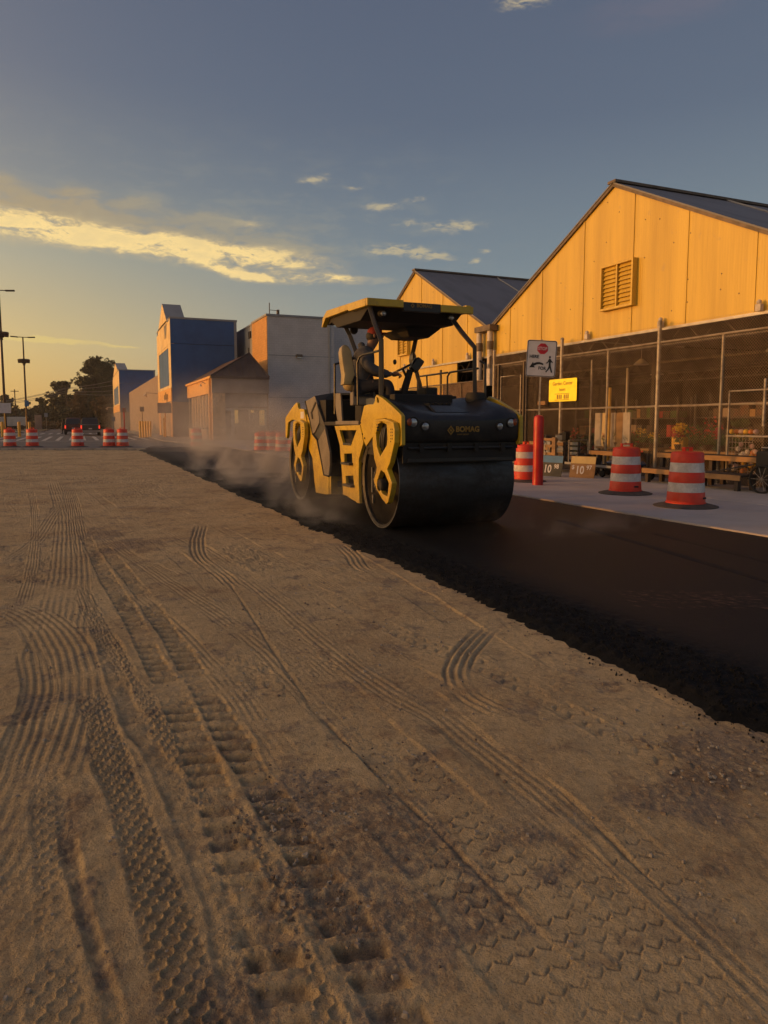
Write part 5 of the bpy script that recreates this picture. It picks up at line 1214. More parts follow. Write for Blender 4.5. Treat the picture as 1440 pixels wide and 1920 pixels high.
# wooden benches ---------------------------------------------------------------------
def bench(x, ya, yb, ztop, dpt, label, nleg=3, zl=None):
    t = thing('display_bench', (x,(ya+yb)/2,.03), label, 'bench', 'timber display benches')
    MB().box(x, x+.04, ya, yb, ztop-.11, ztop).build('front_board', M['wood'], t, bevel=.006)
    n = max(2, int(dpt/.15))
    for k in range(n):
        xx = x+.045+(dpt-.05)*k/n; MB().box(xx, xx+(dpt-.05)/n-.012, ya, yb, ztop-.035, ztop+.004).build('plank', M['woodd'], t)
    for k in range(nleg):
        yy = ya+.08+(yb-ya-.24)*k/(nleg-1)
        for xx in (x+.05, x+dpt-.14): MB().box(xx, xx+.09, yy, yy+.09, .03, ztop-.04).build('leg', M['woodd'], t)
    return t
bench(12.22, 10.45, 13.2, .36, .62, 'low timber bench step in front of the taller bench', 3)
bench(12.95, 10.3, 13.5, .70, .55, 'taller timber bench behind the low step, nearest the fence', 3)
bench(13.0, 14.4, 16.1, .66, .40, 'short timber shelf behind the middle barrel and bags', 2)
bg = thing('garden_cart', (12.6,9.75,.03), 'dark garden cart with spoked wheel at the right end of the benches', 'cart')
MB().box(12.4,13.2,9.3,10.25,.40,.86).build('tub', M['blackm'], bg, bevel=.03)
for yy in (9.5, 10.05):
    w = MB().tube([(12.35,yy+.27*math.cos(k*.349),.31+.27*math.sin(k*.349)) for k in range(19)], .025, 6).build('wheel', M['tyre'], bg, smooth=True)
    b = MB()
    for k in range(10): b.tube([(12.35,yy,.31),(12.35,yy+.26*math.cos(k*.628),.31+.26*math.sin(k*.628))], .006, 4)
    b.build('spoke', M['galv'], w)
MB().tube([(12.3,10.2,.6),(12.15,11.0,.42),(12.1,11.25,.38)], .016, 6).build('handle', M['black'], bg); MB().ell((12.1,11.25,.38), (.035,.05,.035), 8, 6).build('grip', M['pipe'], bg)
rl = thing('hose_reel', (13.0,10.35,.72), 'dark hose reel with pale rim on the right end of the taller bench', 'hose reel')
MB().lathe([(.02,.0),(.15,.0),(.15,.03),(.09,.04),(.09,.15),(.15,.16),(.15,.19),(.02,.19)], 20, (13.0,10.42,.72)).build('spool', M['blackm'], rl, smooth=True)
MB().tube([(13.0+.15*math.cos(k*.4),10.42+.15*math.sin(k*.4),.915) for k in range(17)], .008, 5).build('rim', M['pipe'], rl)

# flat carts, pallets, bags, A-frame ----------------------------------------------------
def flatcart(y0, y1, x0, x1, label, hy=None):
    t = thing('flat_cart', ((x0+x1)/2,(y0+y1)/2,.03), label, 'cart', 'stock carts along the fence')
    MB().box(x0,x1,y0,y1,.26,.31).build('deck', M['blackm'], t, bevel=.01)
    MB().box(x0-.01,x0+.02,y0,y1,.29,.35).build('deck_rim', M['greyb'], t)
    for a in (x0+.12,x1-.16):
        for b_ in (y0+.15,y1-.2): 
            MB().lathe([(.02,-.03),(.10,-.03),(.11,0),(.10,.03),(.02,.03)], 14, (a,b_,.14), 'X').build('wheel', M['tyre'], t, smooth=True)
            MB().box(a-.05,a+.05,b_-.03,b_+.03,.2,.26).build('fork', M['galv'], t)
    if hy is not None: MB().tube([(x0+.05,hy,.3),(x0+.05,hy,.95),(x1-.05,hy,.95),(x1-.05,hy,.3)], .018, 6).build('push_handle', M['galv'], t, smooth=True)
    return t
flatcart(13.35, 14.9, 12.2, 12.95, 'black flat cart holding plastic bags behind the middle barrel')
flatcart(15.05, 16.3, 12.35, 13.1, 'black flat cart right of the ten ninety seven sign', 16.2)
flatcart(16.7, 18.3, 12.45, 13.2, 'black flat cart loaded with crates left of the ten ninety seven sign')
def bag(x, y, z, w, l, h, rz, m_, label):
    b = MB().ell((0,0,0), (w/2,l/2,h/2), 16, 8); b.v = [(p[0]*(1+.3*(1-abs(p[1])/(l/2))), p[1], p[2]) for p in b.v]
    mtx = Matrix.Translation((x,y,z+h/2)) @ Matrix.Rotation(rz,4,'Z')
    b.v = [tuple(mtx @ Vector((p[0], p[1], p[2]+.02*math.sin(p[0]*31)*math.cos(p[1]*23)))) for p in b.v]
    tag(b.build('bag', m_, smooth=True), label, 'bag', 'bags piled on the carts')
bag(12.45,13.75,.315,.5,.7,.20,.2,M['bagm'],'shiny blue plastic bag lying on the cart behind the middle barrel')
bag(12.6,14.45,.315,.5,.6,.18,-.2,M['bagm'],'dark plastic bag at the far end of the cart behind the middle barrel')
bag(12.55,14.1,.44,.4,.6,.14,.5,M['signb'],'crumpled blue bag topmost of the pile on the cart')
for i,(y,lb) in enumerate([(16.85,'nearest the ten ninety seven sign'),(17.45,'in the middle of the cart'),(18.0,'at the far end of the cart')]):
    t = thing('crate', (12.8,y,.32), 'grey slatted crate '+lb, 'crate', 'slatted crates on the left cart')
    for zz in (.36,.50,.64,.78): MB().box(12.5,12.52,y-.25,y+.25,zz,zz+.09).build('slat', M[('greyb','wood')[ (i+int(zz*10))%2 ]], t); MB().box(13.08,13.10,y-.25,y+.25,zz,zz+.09).build('slat', M['greyb'], t)
    for xx in (12.52,13.04):
        for yy in (y-.25,y+.21): MB().box(xx,xx+.04,yy,yy+.04,.315,.90).build('corner_post', M['woodd'], t)
    MB().box(12.53,13.07,y-.24,y+.24,.34,.36).build('base', M['woodd'], t)
af = thing('a_frame', (12.15,16.9,.03), 'folding metal a frame stand between the two price signs', 'stand')
for yy in (16.75,17.35): MB().tube([(12.0,yy,.03),(12.2,17.05,.98),(12.4,yy,.03)], .022, 6).build('leg', M['galv'], af)
MB().ell((12.16,17.08,.86), (.04,.09,.09), 12, 8).build('hinge_plate', M['lens'], af, smooth=True)
tp = thing('timber_post_stand', (12.1,16.5,.03), 'upright wooden board with rails left of the ten ninety seven sign', 'board')
MB().box(12.1,12.16,16.42,16.58,.03,1.02).build('upright', M['wood'], tp, bevel=.006)
for z in (.30,.52,.74,.92): MB().box(12.17,12.2,16.42,17.2,z,z+.07).build('rail', M['wood'], tp)
# low clutter: boxes of stock on and under the carts
sk = random.Random(21)
tones = ['blackm','greyb','potm','woodd','darkshadep','rubber']
cnt = 0
for (xa,xb,ya,yb,z0,n,where) in ((12.4,13.0,15.1,16.2,.32,7,'on the cart right of the price sign'),(12.5,13.1,16.7,18.2,.92,5,'on top of the slatted crates'),(13.0,13.35,10.6,13.3,.71,0,''),(13.1,13.4,18.3,19.6,.03,3,'on the ground left of the carts')):
    for k in range(n):
        x = sk.uniform(xa,xb); y = ya+(yb-ya)*(k+.5)/n; w, d, h = sk.uniform(.12,.28), sk.uniform(.10,.2), sk.uniform(.08,.26)
        t = thing('stock_item', (x,y,z0), ['dark','grey','brown','small','tilted','wide','narrow'][k]+' stock tray '+where, 'tray', 'stock trays on the carts')
        MB().obox((x,y,z0+h/2), (w,d,h), sk.uniform(-.6,.6), 0, sk.uniform(-.15,.15)).build('tray', M[tones[k%6]], t, bevel=.015)
        MB().obox((x,y,z0+h+.015), (w*.8,d*.8,.03), sk.uniform(-.6,.6)).build('lid', M[tones[(k+2)%6]], t, bevel=.008)

# ------------------------------------------------------------------ plants behind the fence
def leafset(b, c, r, n, s_, rg, up_=.3):
    for _ in range(n):
        d = Vector((rg.gauss(0,1), rg.gauss(0,1), rg.gauss(0,1))).normalized()*(rg.random()**.4)
        p = Vector(c)+Vector((d.x*r[0], d.y*r[1], d.z*r[2])); a = Vector((rg.gauss(0,1), rg.gauss(0,1), rg.gauss(0,1)+up_)).normalized()
        u = a.orthogonal().normalized()*s_*rg.uniform(.6,1.3); w = a.cross(u).normalized()*s_*rg.uniform(.35,.7)
        b.add([tuple(p-u), tuple(p+w), tuple(p+u), tuple(p-w)], [(0,1,2,3)])
    return b
def table(x, ya, yb, z, label):
    t = thing('plant_table', (x,(ya+yb)/2,.03), label, 'table', 'plant tables behind the fence')
    MB().box(x,x+.9,ya,yb,z-.06,z).build('table_top', M['wood'], t, bevel=.006)
    for yy in (ya+.05,yb-.12):
        for xx in (x+.03,x+.8): MB().box(xx,xx+.07,yy,yy+.07,.03,z-.06).build('leg', M['woodd'], t)
table(14.3, 12.4, 14.6, .72, 'wooden plant table behind the fence above the right barrel')
table(14.3, 15.2, 17.4, .72, 'wooden plant table behind the fence above the middle barrel')
table(14.6, 9.6, 12.0, .62, 'plant table behind the low gate leaf')
pr_ = random.Random(33); cols = [('plantg','leafy green'),('planty','yellow flowering'),('plantp','pale pink flowering'),('plantr','red flowering')]
spots = []
for k in range(9): spots.append((14.5+.35*(k%2), 12.5+.235*k, .72, 'on the table above the right barrel', k))
for k in range(9): spots.append((14.5+.35*(k%2), 15.3+.235*k, .72, 'on the table above the middle barrel', k))
for k in range(7): spots.append((14.8+.35*(k%2), 9.9+.3*k, .62, 'on the table behind the low gate leaf', k))
for k in range(12): spots.append((16.3+1.3*(k%3), 12.0+1.0*k, .03, 'standing deep inside behind the plant tables', k))
ordn = ['first','second','third','fourth','fifth','sixth','seventh','eighth','ninth','tenth','eleventh','twelfth']
for (x, y, z, wh, k) in spots:
    m_, nm = cols[(k*7+int(y*3))%4] if z > .1 else cols[0 if k%3 else 3]
    deep = z < .1; s_ = 1.0 if not deep else 2.6
    t = thing('potted_plant', (x,y,z), ordn[k]+' pot from the right, '+nm+', '+wh, 'plant', 'potted plants '+wh)
    MB().lathe([(.06*s_,z),(.09*s_,z+.13*s_),(.10*s_,z+.14*s_),(.02,z+.13*s_)], 12, (x,y,0)).build('pot', M['potm'], t, smooth=True)
    h = pr_.uniform(.12,.24)*s_
    leafset(MB(), (x,y,z+.13*s_+h), (.13*s_,.13*s_,h), 90, .035*s_**.6, pr_).build('foliage', M['plantg'], t)
    if m_ != 'plantg': leafset(MB(), (x,y,z+.17*s_+h*1.3), (.13*s_,.13*s_,h*.7), 45, .03*s_**.6, pr_).build('blossom', M[m_], t)
kr = random.Random(77)
for (x, y, w_, lb) in ((17.2, 15.2, 2.4, 'steel rack of boxed goods deep behind the middle barrel'), (18.4, 19.6, 2.6, 'steel rack of boxed goods deep behind the stop sign'), (19.0, 23.2, 2.4, 'steel rack of boxed goods deepest behind the red post'), (17.6, 12.0, 2.2, 'steel rack of boxed goods behind the dark layered shrub')):
    t = thing('stock_rack', (x,y,.03), lb, 'rack', 'stock racks inside the garden centre')
    for yy in (y-w_/2, y+w_/2):
        for xx in (x, x+.6): MB().box(xx-.03,xx+.03,yy-.03,yy+.03,.03,2.3).build('upright', M['truss'], t)
    for z in (.25,.95,1.6):
        MB().box(x-.03,x+.63,y-w_/2,y+w_/2,z-.04,z).build('shelf', M['truss'], t); q = y-w_/2+.08
        while q < y+w_/2-.3:
            d = kr.uniform(.14,.34); h = kr.uniform(.18,.48); MB().box(x+kr.uniform(0,.06),x+.5,q,q+d-.02,z,z+h).build('carton', M[kr.choice(['potm','woodd','potm','blackm','plantr','wood','darkshadep','taupe','plantg','blackm'])], t); q += d
for k, (x, y) in enumerate(((16.5,13.2),(16.5,18.0),(20.5,15.5),(20.5,21.5))):
    o = MB().tube([(x,y,3.9),(x,y,3.45)], .012, 4).lathe([(.05,3.45),(.22,3.30),(.24,3.26),(.05,3.27)], 16, (x,y,0)).build('pendant_lamp', M['pipe'], smooth=True); tag(o, ['nearest','second','third','deepest'][k]+' unlit pale pendant lamp under the greenhouse trusses', 'lamp', 'pendant lamps in the greenhouse')
# clipped topiary, yellow flower stand, wire cage of goods, pumpkins
tp = thing('topiary_plant', (15.6,13.4,.03), 'dark layered green shrub between the benches and the fence', 'shrub')
MB().tube([(15.6,13.4,.03),(15.6,13.4,1.45)], .03, 6).build('stem', M['bark'], tp)
for z, r in ((.75,.36),(1.1,.32),(1.42,.24)): leafset(MB(), (15.6,13.4,z), (r,r,.11), 260, .045, pr_).build('leaf_tier', M['plantg'], tp)
cg = thing('goods_cage', (14.1,11.9,.03), 'white wire cage filled with small pale goods', 'cage')
b = MB()
for k in range(9):
    yy = 11.55+.09*k; b.tube([(13.85,yy,.2),(13.85,yy,1.12)], .006, 4)
for k in range(8): b.tube([(13.85,11.55,.2+.13*k),(13.85,12.27,.2+.13*k)], .006, 4)
b.build('wire_front', M['chrome'], cg)
MB().tube([(13.85,11.55,1.13),(13.85,12.27,1.13),(14.4,12.27,1.13),(14.4,11.55,1.13),(13.85,11.55,1.13)], .014, 5).build('rim', M['chrome'], cg)
for k in range(26):
    MB().ell((13.92+.35*pr_.random(),11.6+.62*pr_.random(),.3+.8*pr_.random()), (.05,.06,.06), 7, 5).build('packet', M[('plantp','white','planto','planty')[k%4]], cg)
for k in range(6):
    o = MB().ell((13.98,11.58+.13*k,1.22), (.07,.06,.06), 10, 6).build('pumpkin', M[('plantp','planto','planty')[k%3]], smooth=True)
    tag(o, ordn[k]+' small '+('pale','orange','yellow')[k%3]+' gourd along the top of the wire cage from the right', 'gourd', 'gourds on the wire cage')
yt = thing('yellow_standard', (14.7,14.5,.03), 'yellow topped flower display rising left of the right barrel', 'plant')
MB().box(14.6,14.8,14.3,14.7,.5,1.05).build('yellow_box', M['yellowb'], yt, bevel=.02); leafset(MB(), (14.7,14.5,1.25), (.2,.26,.16), 160, .045, pr_).build('blossom', M['planty'], yt); leafset(MB(), (14.7,14.1,1.2), (.2,.3,.22), 160, .045, pr_).build('foliage', M['plantg'], yt)

# ------------------------------------------------------------------ bollards, lamp posts, small signs at the far end
def bollard(x, y, h, label, grp, r=.085):
    t = MB().lathe([(r+.02,0),(r+.02,.04),(r,.06),(r,h-.06),(r*.7,h-.01),(.01,h)], 16).build('bollard', M['yellowb'], smooth=True)
    t.location = (x,y,.05); tag(t, label, 'bollard', grp)
for k in range(5): bollard(5.15+.27*k, 70.6+.5*k, 1.55, ['leftmost','second from the left','middle','second from the right','rightmost'][k]+' of five tall yellow bollards before the blue tower', 'yellow bollards by the store entrance', .10)
for (x, y, w) in ((-7.0,79,'beside the near lamp post'),(-5.6,80,'between the two lamp posts'),(-4.9,84,'at the foot of the second lamp post')): bollard(x, y, 1.5, 'short yellow bollard '+w, 'yellow bollards along the car park edge', .14)
def lamp_post(x, y, h, boxz, label):
    t = thing('lamp_post', (x,y,.04), label, 'lamp post', 'tall car park lamp posts')
    MB().tube([(x,y,.04),(x,y,.7)], .30, 12).build('footing', M['conc2'], t, smooth=True)
    MB().tube([(x,y,.7),(x,y,h)], [.14,.08], 8).build('pole', M['pole'], t, smooth=True)
    MB().tube([(x-1.0,y,h-.02),(x+1.0,y,h-.02)], .05, 6).build('cross_arm', M['pole'], t)
    for sg in (-1,1): MB().obox((x+sg*1.0,y,h), (.85,.42,.12), 0, 0, -.06*sg).build('lamp_head', M['pole'], t, bevel=.02)
    for sg in (-1,0,1):
        f = MB().obox((x+sg*.38,y-.1,boxz+.06*abs(sg)), (.55,.45,.50), .5*sg, .25, 0).build('flood_lamp', M['pole'], t, bevel=.06)
    MB().tube([(x,y,boxz-.5),(x,y,boxz+.35)], .16, 8).build('lamp_bracket', M['pole'], t)
lamp_post(-6.95, 82, 14.6, 10.2, 'tall dark lamp post cut by the left edge of the view')
lamp_post(-6.35, 104, 12.4, 9.3, 'slimmer distant lamp post right of the near one')
def small_sign(x, y, z0, z1, w, h, m_, pm, label, post=.04):
    t = thing('road_sign', (x,y,.05), label, 'sign')
    MB().tube([(x,y,.05),(x,y,z1)], post, 6).build('post', M[pm], t)
    MB().box(x-w/2,x+w/2,y-.07,y-.045,z1-h,z1).build('sign_panel', M[m_], t)
    return t
small_sign(-6.9, 81, 0, 3.4, 1.15, 1.0, 'signw', 'yellowb', 'white notice board on the near lamp post')
small_sign(-6.2, 103, 0, 4.3, .5, .75, 'signb', 'pole', 'small blue parking sign on the distant lamp post')
small_sign(-5.55, 90, 0, 3.2, .12, .8, 'tanf', 'tanf', 'narrow upright sign between the two lamp posts', .05)
small_sign(-5.0, 128, 0, 3.0, .5, .6, 'greyb', 'galv', 'small faded sign by the verge island')
small_sign(3.4, 84, 0, 2.1, .35, .5, 'greyb', 'greyb', 'small grey sign right of the pickup truck')
small_sign(4.6, 86, 0, 3.1, .5, .5, 'taupe', 'redpost', 'small square sign on a red post before the distant tower', .09)
small_sign(7.0, 92, 0, 3.4, .5, .6, 'taupe', 'pole', 'small square sign left of the near blue tower')
small_sign(7.45, 70.8, 0, 3.3, 1.35, .95, 'taupe', 'tanf', 'dark hanging notice before the tower doorway', .07)
small_sign(7.5, 72.5, 0, 1.9, .2, .3, 'yellowb', 'yellowb', 'slim yellow marker post at the tower doorway', .08)

# ------------------------------------------------------------------ vehicles seen from behind
def wheel(x, y, r, t, w=.24):
    wl = MB().lathe([(r*.6,x-w/2),(r*.95,x-w/2),(r,x-w*.3),(r,x+w*.3),(r*.95,x+w/2),(r*.6,x+w/2)], 20, (0,y,r), 'X').build('tyre', M['tyre'], t, smooth=True)
    MB().lathe([(.02,x-w*.3),(r*.6,x-w*.42),(r*.6,x+w*.42),(.02,x+w*.3)], 16, (0,y,r), 'X').build('rim', M['galv'], wl, smooth=True)
def car(x, y, W, L, Hb, Ht, m_, name, label, pickup=False, rz=0, lit=True, cat='car'):
    t = thing(name, (0,0,0), label, cat); w = W/2
    b = MB().prism([[(-w,.42),(-w+.03,.35),(w-.03,.35),(w,.42),(w,Hb-.1),(w-.06,Hb),(-w+.06,Hb),(-w,Hb-.1)]], .06, L, 'Y').build('body', M[m_], t, bevel=.05)
    ca, cb = (1.9, L-1.6) if pickup else (.12, L-1.2)
    cab = MB().add([(-w+.04,ca,Hb),(w-.04,ca,Hb),(w-.04,cb,Hb),(-w+.04,cb,Hb),(-w+.22,ca+.18,Ht),(w-.22,ca+.18,Ht),(w-.25,cb-.8,Ht),(-w+.25,cb-.8,Ht)],
             [(3,2,1,0),(4,5,6,7),(0,1,5,4),(1,2,6,5),(2,3,7,6),(3,0,4,7)]).build('cab', M[m_], t, bevel=.05)
    dz = Ht-Hb
    MB().add([(-w+.16,ca+.01,Hb+.08),(w-.16,ca+.01,Hb+.08),(w-.28,ca+.13,Ht-.1),(-w+.28,ca+.13,Ht-.1)], [(0,1,2,3)]).build('rear_window', M['glass'], cab)
    for sg in (-1,1): MB().add([(sg*(w-.06),ca+.35,Hb+.06),(sg*(w-.06),cb-.3,Hb+.06),(sg*(w-.20),cb-.85,Ht-.1),(sg*(w-.18),ca+.45,Ht-.1)], [(0,1,2,3)]).build('side_window', M['glass'], cab)
    if pickup:
        MB().box(-w+.08,w-.08,.0,.055,.62,Hb-.02).build('tailgate', M[m_], t, bevel=.02); MB().box(-w+.1,w-.1,.08,1.85,Hb-.02,Hb+.015).build('bed_cover', M['greyb'], t, bevel=.02)
        MB().box(-w+.1,w-.1,ca+.0,ca+.12,Ht+.01,Ht+.05).build('roof_rack', M['blackm'], t)
    MB().box(-w+.02,w-.02,-.10,.05,.40,.58).build('bumper', M['greyb' if pickup else 'blackm'], t, bevel=.03)
    MB().box(-.17,.17,-.02 if pickup else .04,.0 if pickup else .058,.70,.82).build('number_plate', M['signw'], t)
    for sg in (-1,1):
        MB().box(sg*(w-.09)-.07,sg*(w-.09)+.07,-.012,.05 if pickup else .09,Hb-.42,Hb-.06).build('tail_lamp', M['tail' if lit else 'amber'], t, bevel=.015)
        for yy in (.9, L-.95): wheel(sg*(w-.10), yy, .37, t)
        MB().ell((sg*(w+.10),cb-.6,Hb+.12), (.10,.06,.09), 8, 6).build('wing_mirror', M['blackm'], t)
    t.location = (x,y,.04); t.rotation_euler = (0,0,rz); return t
car(1.02, 84.5, 2.0, 5.6, 1.18, 1.95, 'carK', 'pickup_truck', 'dark grey pickup truck with lit tail lamps driving away', True, cat='truck')
car(-.72, 92, 1.95, 4.8, 1.15, 1.98, 'carR', 'estate_car', 'dark red boxy car with lit tail lamps left of the pickup')
car(-10.2, 92, 1.85, 4.5, .95, 1.45, 'carW', 'parked_car', 'white parked car half hidden behind the second lamp post', rz=R(75), lit=False)
car(-12.5, 84, 1.85, 4.5, .98, 1.5, 'carK', 'parked_car', 'dark parked car at the left edge by the near lamp post', rz=R(80), lit=False)
vt = thing('box_trailer', (-14,158,0), 'pale long trailer parked beyond the verge at far left', 'trailer')
MB().box(-18,-9.5,157,159.5,.8,2.6).build('box', M['carW'], vt, bevel=.08); MB().box(-17.5,-9,157.4,159,.7,1.0).build('chassis', M['blackm'], vt)
for xx in (-17,-16,-10.5,-9.6): MB().tube([(xx,156.95,.5),(xx,157.2,.5)], .5, 14).build('wheel', M['tyre'], vt)
wb = tag(MB().box(-8.6,-7.4,165,168,0,3.1).build('kiosk', M['taupe'], bevel=.05), 'small dull kiosk standing among the far trees', 'kiosk')

# person in a dark coat pushing a shopping cart
def walker():
    x, y = -1.95, 99.0
    p = thing('person', (x,y,.04), 'distant person in long dark hooded coat walking behind a shopping cart', 'person')
    V = [(x,y,.95),(x,y,1.25),(x,y+.03,1.48),(x,y+.04,1.58),(x,y+.05,1.72),(x-.24,y+.05,1.42),(x-.26,y+.25,1.15),(x+.24,y+.05,1.42),(x+.26,y+.25,1.15),(x-.11,y+.05,.5),(x-.12,y-.05,.08),(x-.12,y+.12,.06),(x+.11,y-.05,.5),(x+.12,y-.15,.10),(x+.12,y+.02,.06)]
    skin_obj('body', V, [(0,1),(1,2),(2,3),(3,4),(2,5),(5,6),(2,7),(7,8),(0,9),(9,10),(10,11),(0,12),(12,13),(13,14)], [.16,.16,.15,.06,.10,.07,.04,.07,.04,.08,.05,.05,.08,.05,.05], M['denim'], p)
    MB().lathe([(.34,.55),(.28,1.0),(.26,1.35),(.16,1.52),(.13,1.62),(.12,1.74),(.05,1.84),(.01,1.85)], 16, (x,y,0)).build('coat', M['blackm'], p, smooth=True)
    c = thing('shopping_cart', (x+.05,y+.7,.04), 'wire shopping cart pushed by the distant walker', 'cart')
    b = MB()
    for z in (.45,.6,.75,.95): b.tube([(x-.28,y+.35,z),(x+.28,y+.35,z),(x+.26,y+1.2,z),(x-.26,y+1.2,z),(x-.28,y+.35,z)], .012, 4)
    for k in range(7): b.tube([(x-.28+.093*k,y+.35,.42),(x-.28+.093*k,y+.35,.97)], .01, 4)
    b.build('basket', M['chrome'], c)
    MB().tube([(x-.27,y+.35,.45),(x-.25,y+.4,.12),(x-.25,y+1.1,.12)], .02, 5).tube([(x+.27,y+.35,.45),(x+.25,y+.4,.12),(x+.25,y+1.1,.12)], .02, 5).build('chassis', M['chrome'], c)
    for (a, d) in ((-.25,.42),(.25,.42),(-.25,1.1),(.25,1.1)): MB().tube([(x+a-.02,y+d,.10),(x+a+.02,y+d,.10)], .06, 10).build('castor', M['tyre'], c)
walker()
# cycle racks by the porch
for k in range(2):
    x = 9.6+.35*k; o = MB().tube([(x-.4,57.0+.9*k,.08),(x-.4,57.0+.9*k,.85),(x-.4,57.3+.9*k,1.1),(x-.4,57.6+.9*k,.85),(x-.4,57.6+.9*k,.08)], .035, 8).build('bicycle_rack', M['pole'], smooth=True)
    tag(o, ['nearer','farther'][k]+' hooped dark bicycle rack beside the porch window', 'bicycle rack')

# ------------------------------------------------------------------ trees
def tree(x, y, h, spread, mleaf, label, seed, kind='round', group=None, base=.0, dens=1.0, name='tree', leaf=.42):
    r_ = random.Random(seed); t = thing(name, (x,y,0), label, 'tree', group)
    tr = MB().tube([(x,y,-.1),(x+.2,y,h*.35),(x-.1,y+.1,h*.75)], [h*.028,h*.02,h*.008], 8)
    cl = []; n = int(16*dens)
    for k in range(n):
        f_ = r_.random(); z = h*(base+(1-base)*(.12+.86*f_))
        prof_ = math.sin(math.pi*min(1,max(.05,(f_*.9+.12))))**.6 if kind == 'round' else (1-f_*.75)
        a = r_.random()*6.28; rr_ = spread*prof_*r_.uniform(.25,.9)
        c = (x+rr_*math.cos(a), y+rr_*math.sin(a), z); cl.append((c, spread*r_.uniform(.22,.42)))
        tr.tube([(x,y,z*.6), ((x+c[0])/2,(y+c[1])/2,z*.85), c], [h*.010,h*.006,h*.002], 5)
    tr.build('trunk', M['bark'], t)
    b = MB()
    for c, r in cl:
        leafset(b, c, (r,r,r*.75), int(150*r*r*dens/3)+60, leaf, r_, .4)
        for _ in range(5):                       # small sprays breaking the outline
            a = r_.random()*6.28; q = (c[0]+r*1.05*math.cos(a), c[1]+r*.6*math.sin(a), c[2]+r*r_.uniform(-.3,1.0)); leafset(b, q, (r*.34,r*.34,r*.26), 26, leaf*.8, r_, .4)
    b.build('crown', M[mleaf], t)
    return t
tree(4.3, 196, 17.4, 5.4, 'leafd', 'tall dense dark tree rising left of the distant blue tower', 3, dens=3.2, leaf=.36)
tree(8.9, 205, 15.6, 4.6, 'leafd', 'dark tree hidden partly behind the distant blue tower', 13, dens=1.8, leaf=.36)
tree(-4.2, 200, 11.6, 3.6, 'leafd', 'spreading flat topped tree left of the tallest tree', 4, dens=1.8, base=.35, leaf=.32)
tree(-15.6, 190, 8.0, 2.4, 'leaf', 'thin leafy tree left of the second lamp post', 5, dens=.9, base=.25, leaf=.26)
tree(-18.9, 200, 6.8, 2.6, 'leaf', 'small tree at the far left edge beyond the lamp post', 6, dens=.9, leaf=.3)
tree(-12.0, 205, 6.6, 1.8, 'leaf', 'bare topped small tree right of the second lamp post', 7, dens=.4, base=.25, leaf=.2)
tree(-8.6, 195, 7.2, 2.6, 'leaf', 'green tree between the lamp posts and the flat topped tree', 10, dens=1.2, leaf=.3)
tree(.6, 185, 8.4, 3.6, 'leafb', 'russet bushy tree below the tall dark tree', 8, dens=2.0, leaf=.3)
tree(5.6, 176, 7.6, 3.4, 'leafb', 'brown leaved low tree beside the distant tower', 9, dens=2.0, leaf=.3)
tree(28, 175, 15.5, 4.5, 'leafd', 'dark tree top showing over the distant tower roof', 11, dens=1.2)
wr = random.Random(44); b = MB()
for k in range(150):
    x = -62+k*.52+wr.uniform(-.4,.4); y = 182+wr.uniform(-4,22); hh = (5.6 if x < -7 else 7.4)*wr.uniform(.65,1.1)
    z = hh*.5; leafset(b, (x,y,z), (2.0,1.6,hh*.5), 120, .5, wr, .4)
    leafset(b, (x+wr.uniform(-.6,.6),y-1,hh*.25), (1.8,1.2,hh*.28), 60, .5, wr, .4)
b.build('far_wood', M['leafd'], kind='stuff')
bb = MB()
for k in range(70): leafset(bb, (-60+k*.92, 170+wr.uniform(-2,8), .9), (1.2,.9,.9), 60, .35, wr, .5)
bb.build('verge_undergrowth', M['leafb'], kind='stuff')
MB().box(-90, 40, 214, 216, -.3, 4.6).build('distant_bank', M['grass'], kind='structure', bevel=.5)
# leafy block added out of view on the left, to shade the open ground
b = MB(); ww = random.Random(45)
for k in range(330):
    y = -50+k*.62; hh = 5.1+ww.uniform(-.10,.12)
    b.box(-61.6, -60.4, y-.33, y+.33, -.3, hh-.25)
    for q in range(22):
        p = Vector((-61+ww.choice((-.62,.62,0))+ww.uniform(-.1,.1), y+ww.uniform(-.4,.4), ww.uniform(.2,hh))); a = Vector((ww.gauss(0,1),ww.gauss(0,1),ww.gauss(0,1))).normalized(); u = a.orthogonal().normalized()*.24; w = a.cross(u)
        if abs(p.x+61) < .4: p.z = hh-.15
        b.add([tuple(p-u),tuple(p+w),tuple(p+u),tuple(p-w)], [(0,1,2,3)])
b.build('added_shade_hedge', M['leafd'], kind='stuff')
# poles and cables
for (x, y, h) in ((-13.0,178,8.8),(-2.6,180,9.9)):
    t = thing('utility_pole', (x,y,0), 'thin wooden utility pole '+('in the middle of the treeline' if x < -5 else 'before the tall dark tree'), 'utility pole', 'utility poles along the far drive')
    MB().tube([(x,y,0),(x,y,h)], [.14,.10], 8).build('pole', M['bark'], t); MB().box(x-.8,x+.8,y-.06,y+.06,h-.5,h-.35).build('cross_arm', M['bark'], t)
for k, (a, m_, c) in enumerate([((-22,176,5.2),(-2.6,180,9.4),(12,176,12.6)), ((-22,176,5.0),(-2.6,180,9.2),(12,176,11.2)), ((-22,176,4.8),(-2.6,180,8.7),(12,176,9.6)), ((-22,176,4.6),(-2.6,180,8.3),(12,176,8.4))]):
    pts = []
    for (p, q) in ((a,m_),(m_,c)):
        for i in range(9):
            u = i/8; pts.append((p[0]+(q[0]-p[0])*u, p[1]+(q[1]-p[1])*u, p[2]+(q[2]-p[2])*u-1.0*u*(1-u)*2.2))
    o = MB().tube(pts, .045, 4).build('overhead_cable', M['galv'], smooth=True)
    tag(o, ['topmost','second','third','lowest'][k]+' overhead cable crossing the tall dark tree', 'cable', 'overhead cables along the far drive')

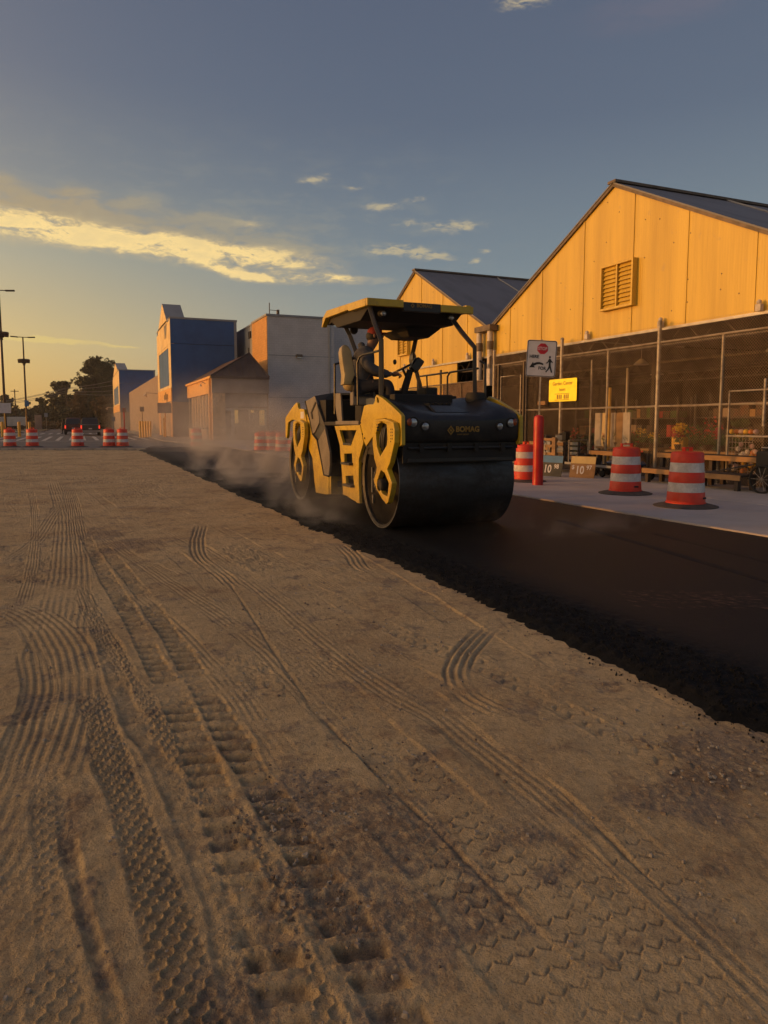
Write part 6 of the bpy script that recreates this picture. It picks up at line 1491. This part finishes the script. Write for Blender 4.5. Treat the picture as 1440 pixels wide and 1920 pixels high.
# ------------------------------------------------------------------ steam rising off the hot asphalt
def steam(name, x0, x1, y0, y1, z0, z1, dens, sc, seed, thr=(.45,.72), col=(.93,.9,.88), stretch=(1,1,1)):
    m = bpy.data.materials.new(name+'_vapour'); m.use_nodes = True; nt = m.node_tree; nt.nodes.clear()
    out = nt.nodes.new('ShaderNodeOutputMaterial'); v = nt.nodes.new('ShaderNodeVolumePrincipled'); nt.links.new(v.outputs[0], out.inputs['Volume'])
    v.inputs['Color'].default_value = (*col,1); v.inputs['Anisotropy'].default_value = .35
    g = nt.nodes.new('ShaderNodeNewGeometry'); sp = nt.nodes.new('ShaderNodeSeparateXYZ'); nt.links.new(g.outputs['Position'], sp.inputs[0])
    x, y, z = (X_(nt, sp.outputs[i]) for i in range(3))
    def bell(c, a, b_): q = (c-(a+b_)/2)*(2/(b_-a)); return (1.0-q*q).mx(0)
    hz = (z-z0)*(1/(z1-z0)); fall = (1.0-hz).mx(0).pow(1.6)
    n = noise(nt, comb(nt, x*stretch[0]+seed, y*stretch[1], z*stretch[2]-x*.3), sc, 3, .55, .7)
    d = n.ss(*thr)*bell(x,x0,x1)*bell(y,y0,y1)*fall*dens
    nt.links.new(d.s, v.inputs['Density'])
    o = MB().box(x0,x1,y0,y1,z0,z1).build(name, m, kind='stuff'); return o
steam('steam_behind_roller', 2.6, 7.4, 13.3, 24, .02, 2.7, 3.0, 1.0, 3, (.50,.70))
steam('steam_drift', 1.8, 11.5, 24.05, 50, .07, 4.2, .26, .42, 9, (.44,.66), stretch=(1,.5,1.1))
steam('steam_beside_roller', 2.75, 3.58, 8.1, 13.25, .02, 1.0, 1.9, 1.7, 5, (.42,.70))
steam('steam_before_roller', 3.7, 7.6, 6.9, 8.1, .03, .55, .6, 1.9, 7, (.45,.75))
steam('steam_far', 3.0, 7.8, 70, 128, .12, 7.5, .035, .22, 12, (.35,.6))

# ------------------------------------------------------------------ evening haze
def haze():
    m = bpy.data.materials.new('evening_haze'); m.use_nodes = True; nt = m.node_tree; nt.nodes.clear()
    out = nt.nodes.new('ShaderNodeOutputMaterial'); v = nt.nodes.new('ShaderNodeVolumePrincipled'); nt.links.new(v.outputs[0], out.inputs['Volume'])
    v.inputs['Color'].default_value = (.92,.88,.80,1); v.inputs['Density'].default_value = .0004; v.inputs['Anisotropy'].default_value = .3
    MB().box(-3010, 3010, -3010, 3010, -1.5, 22).build('haze', m, kind='stuff')
haze()
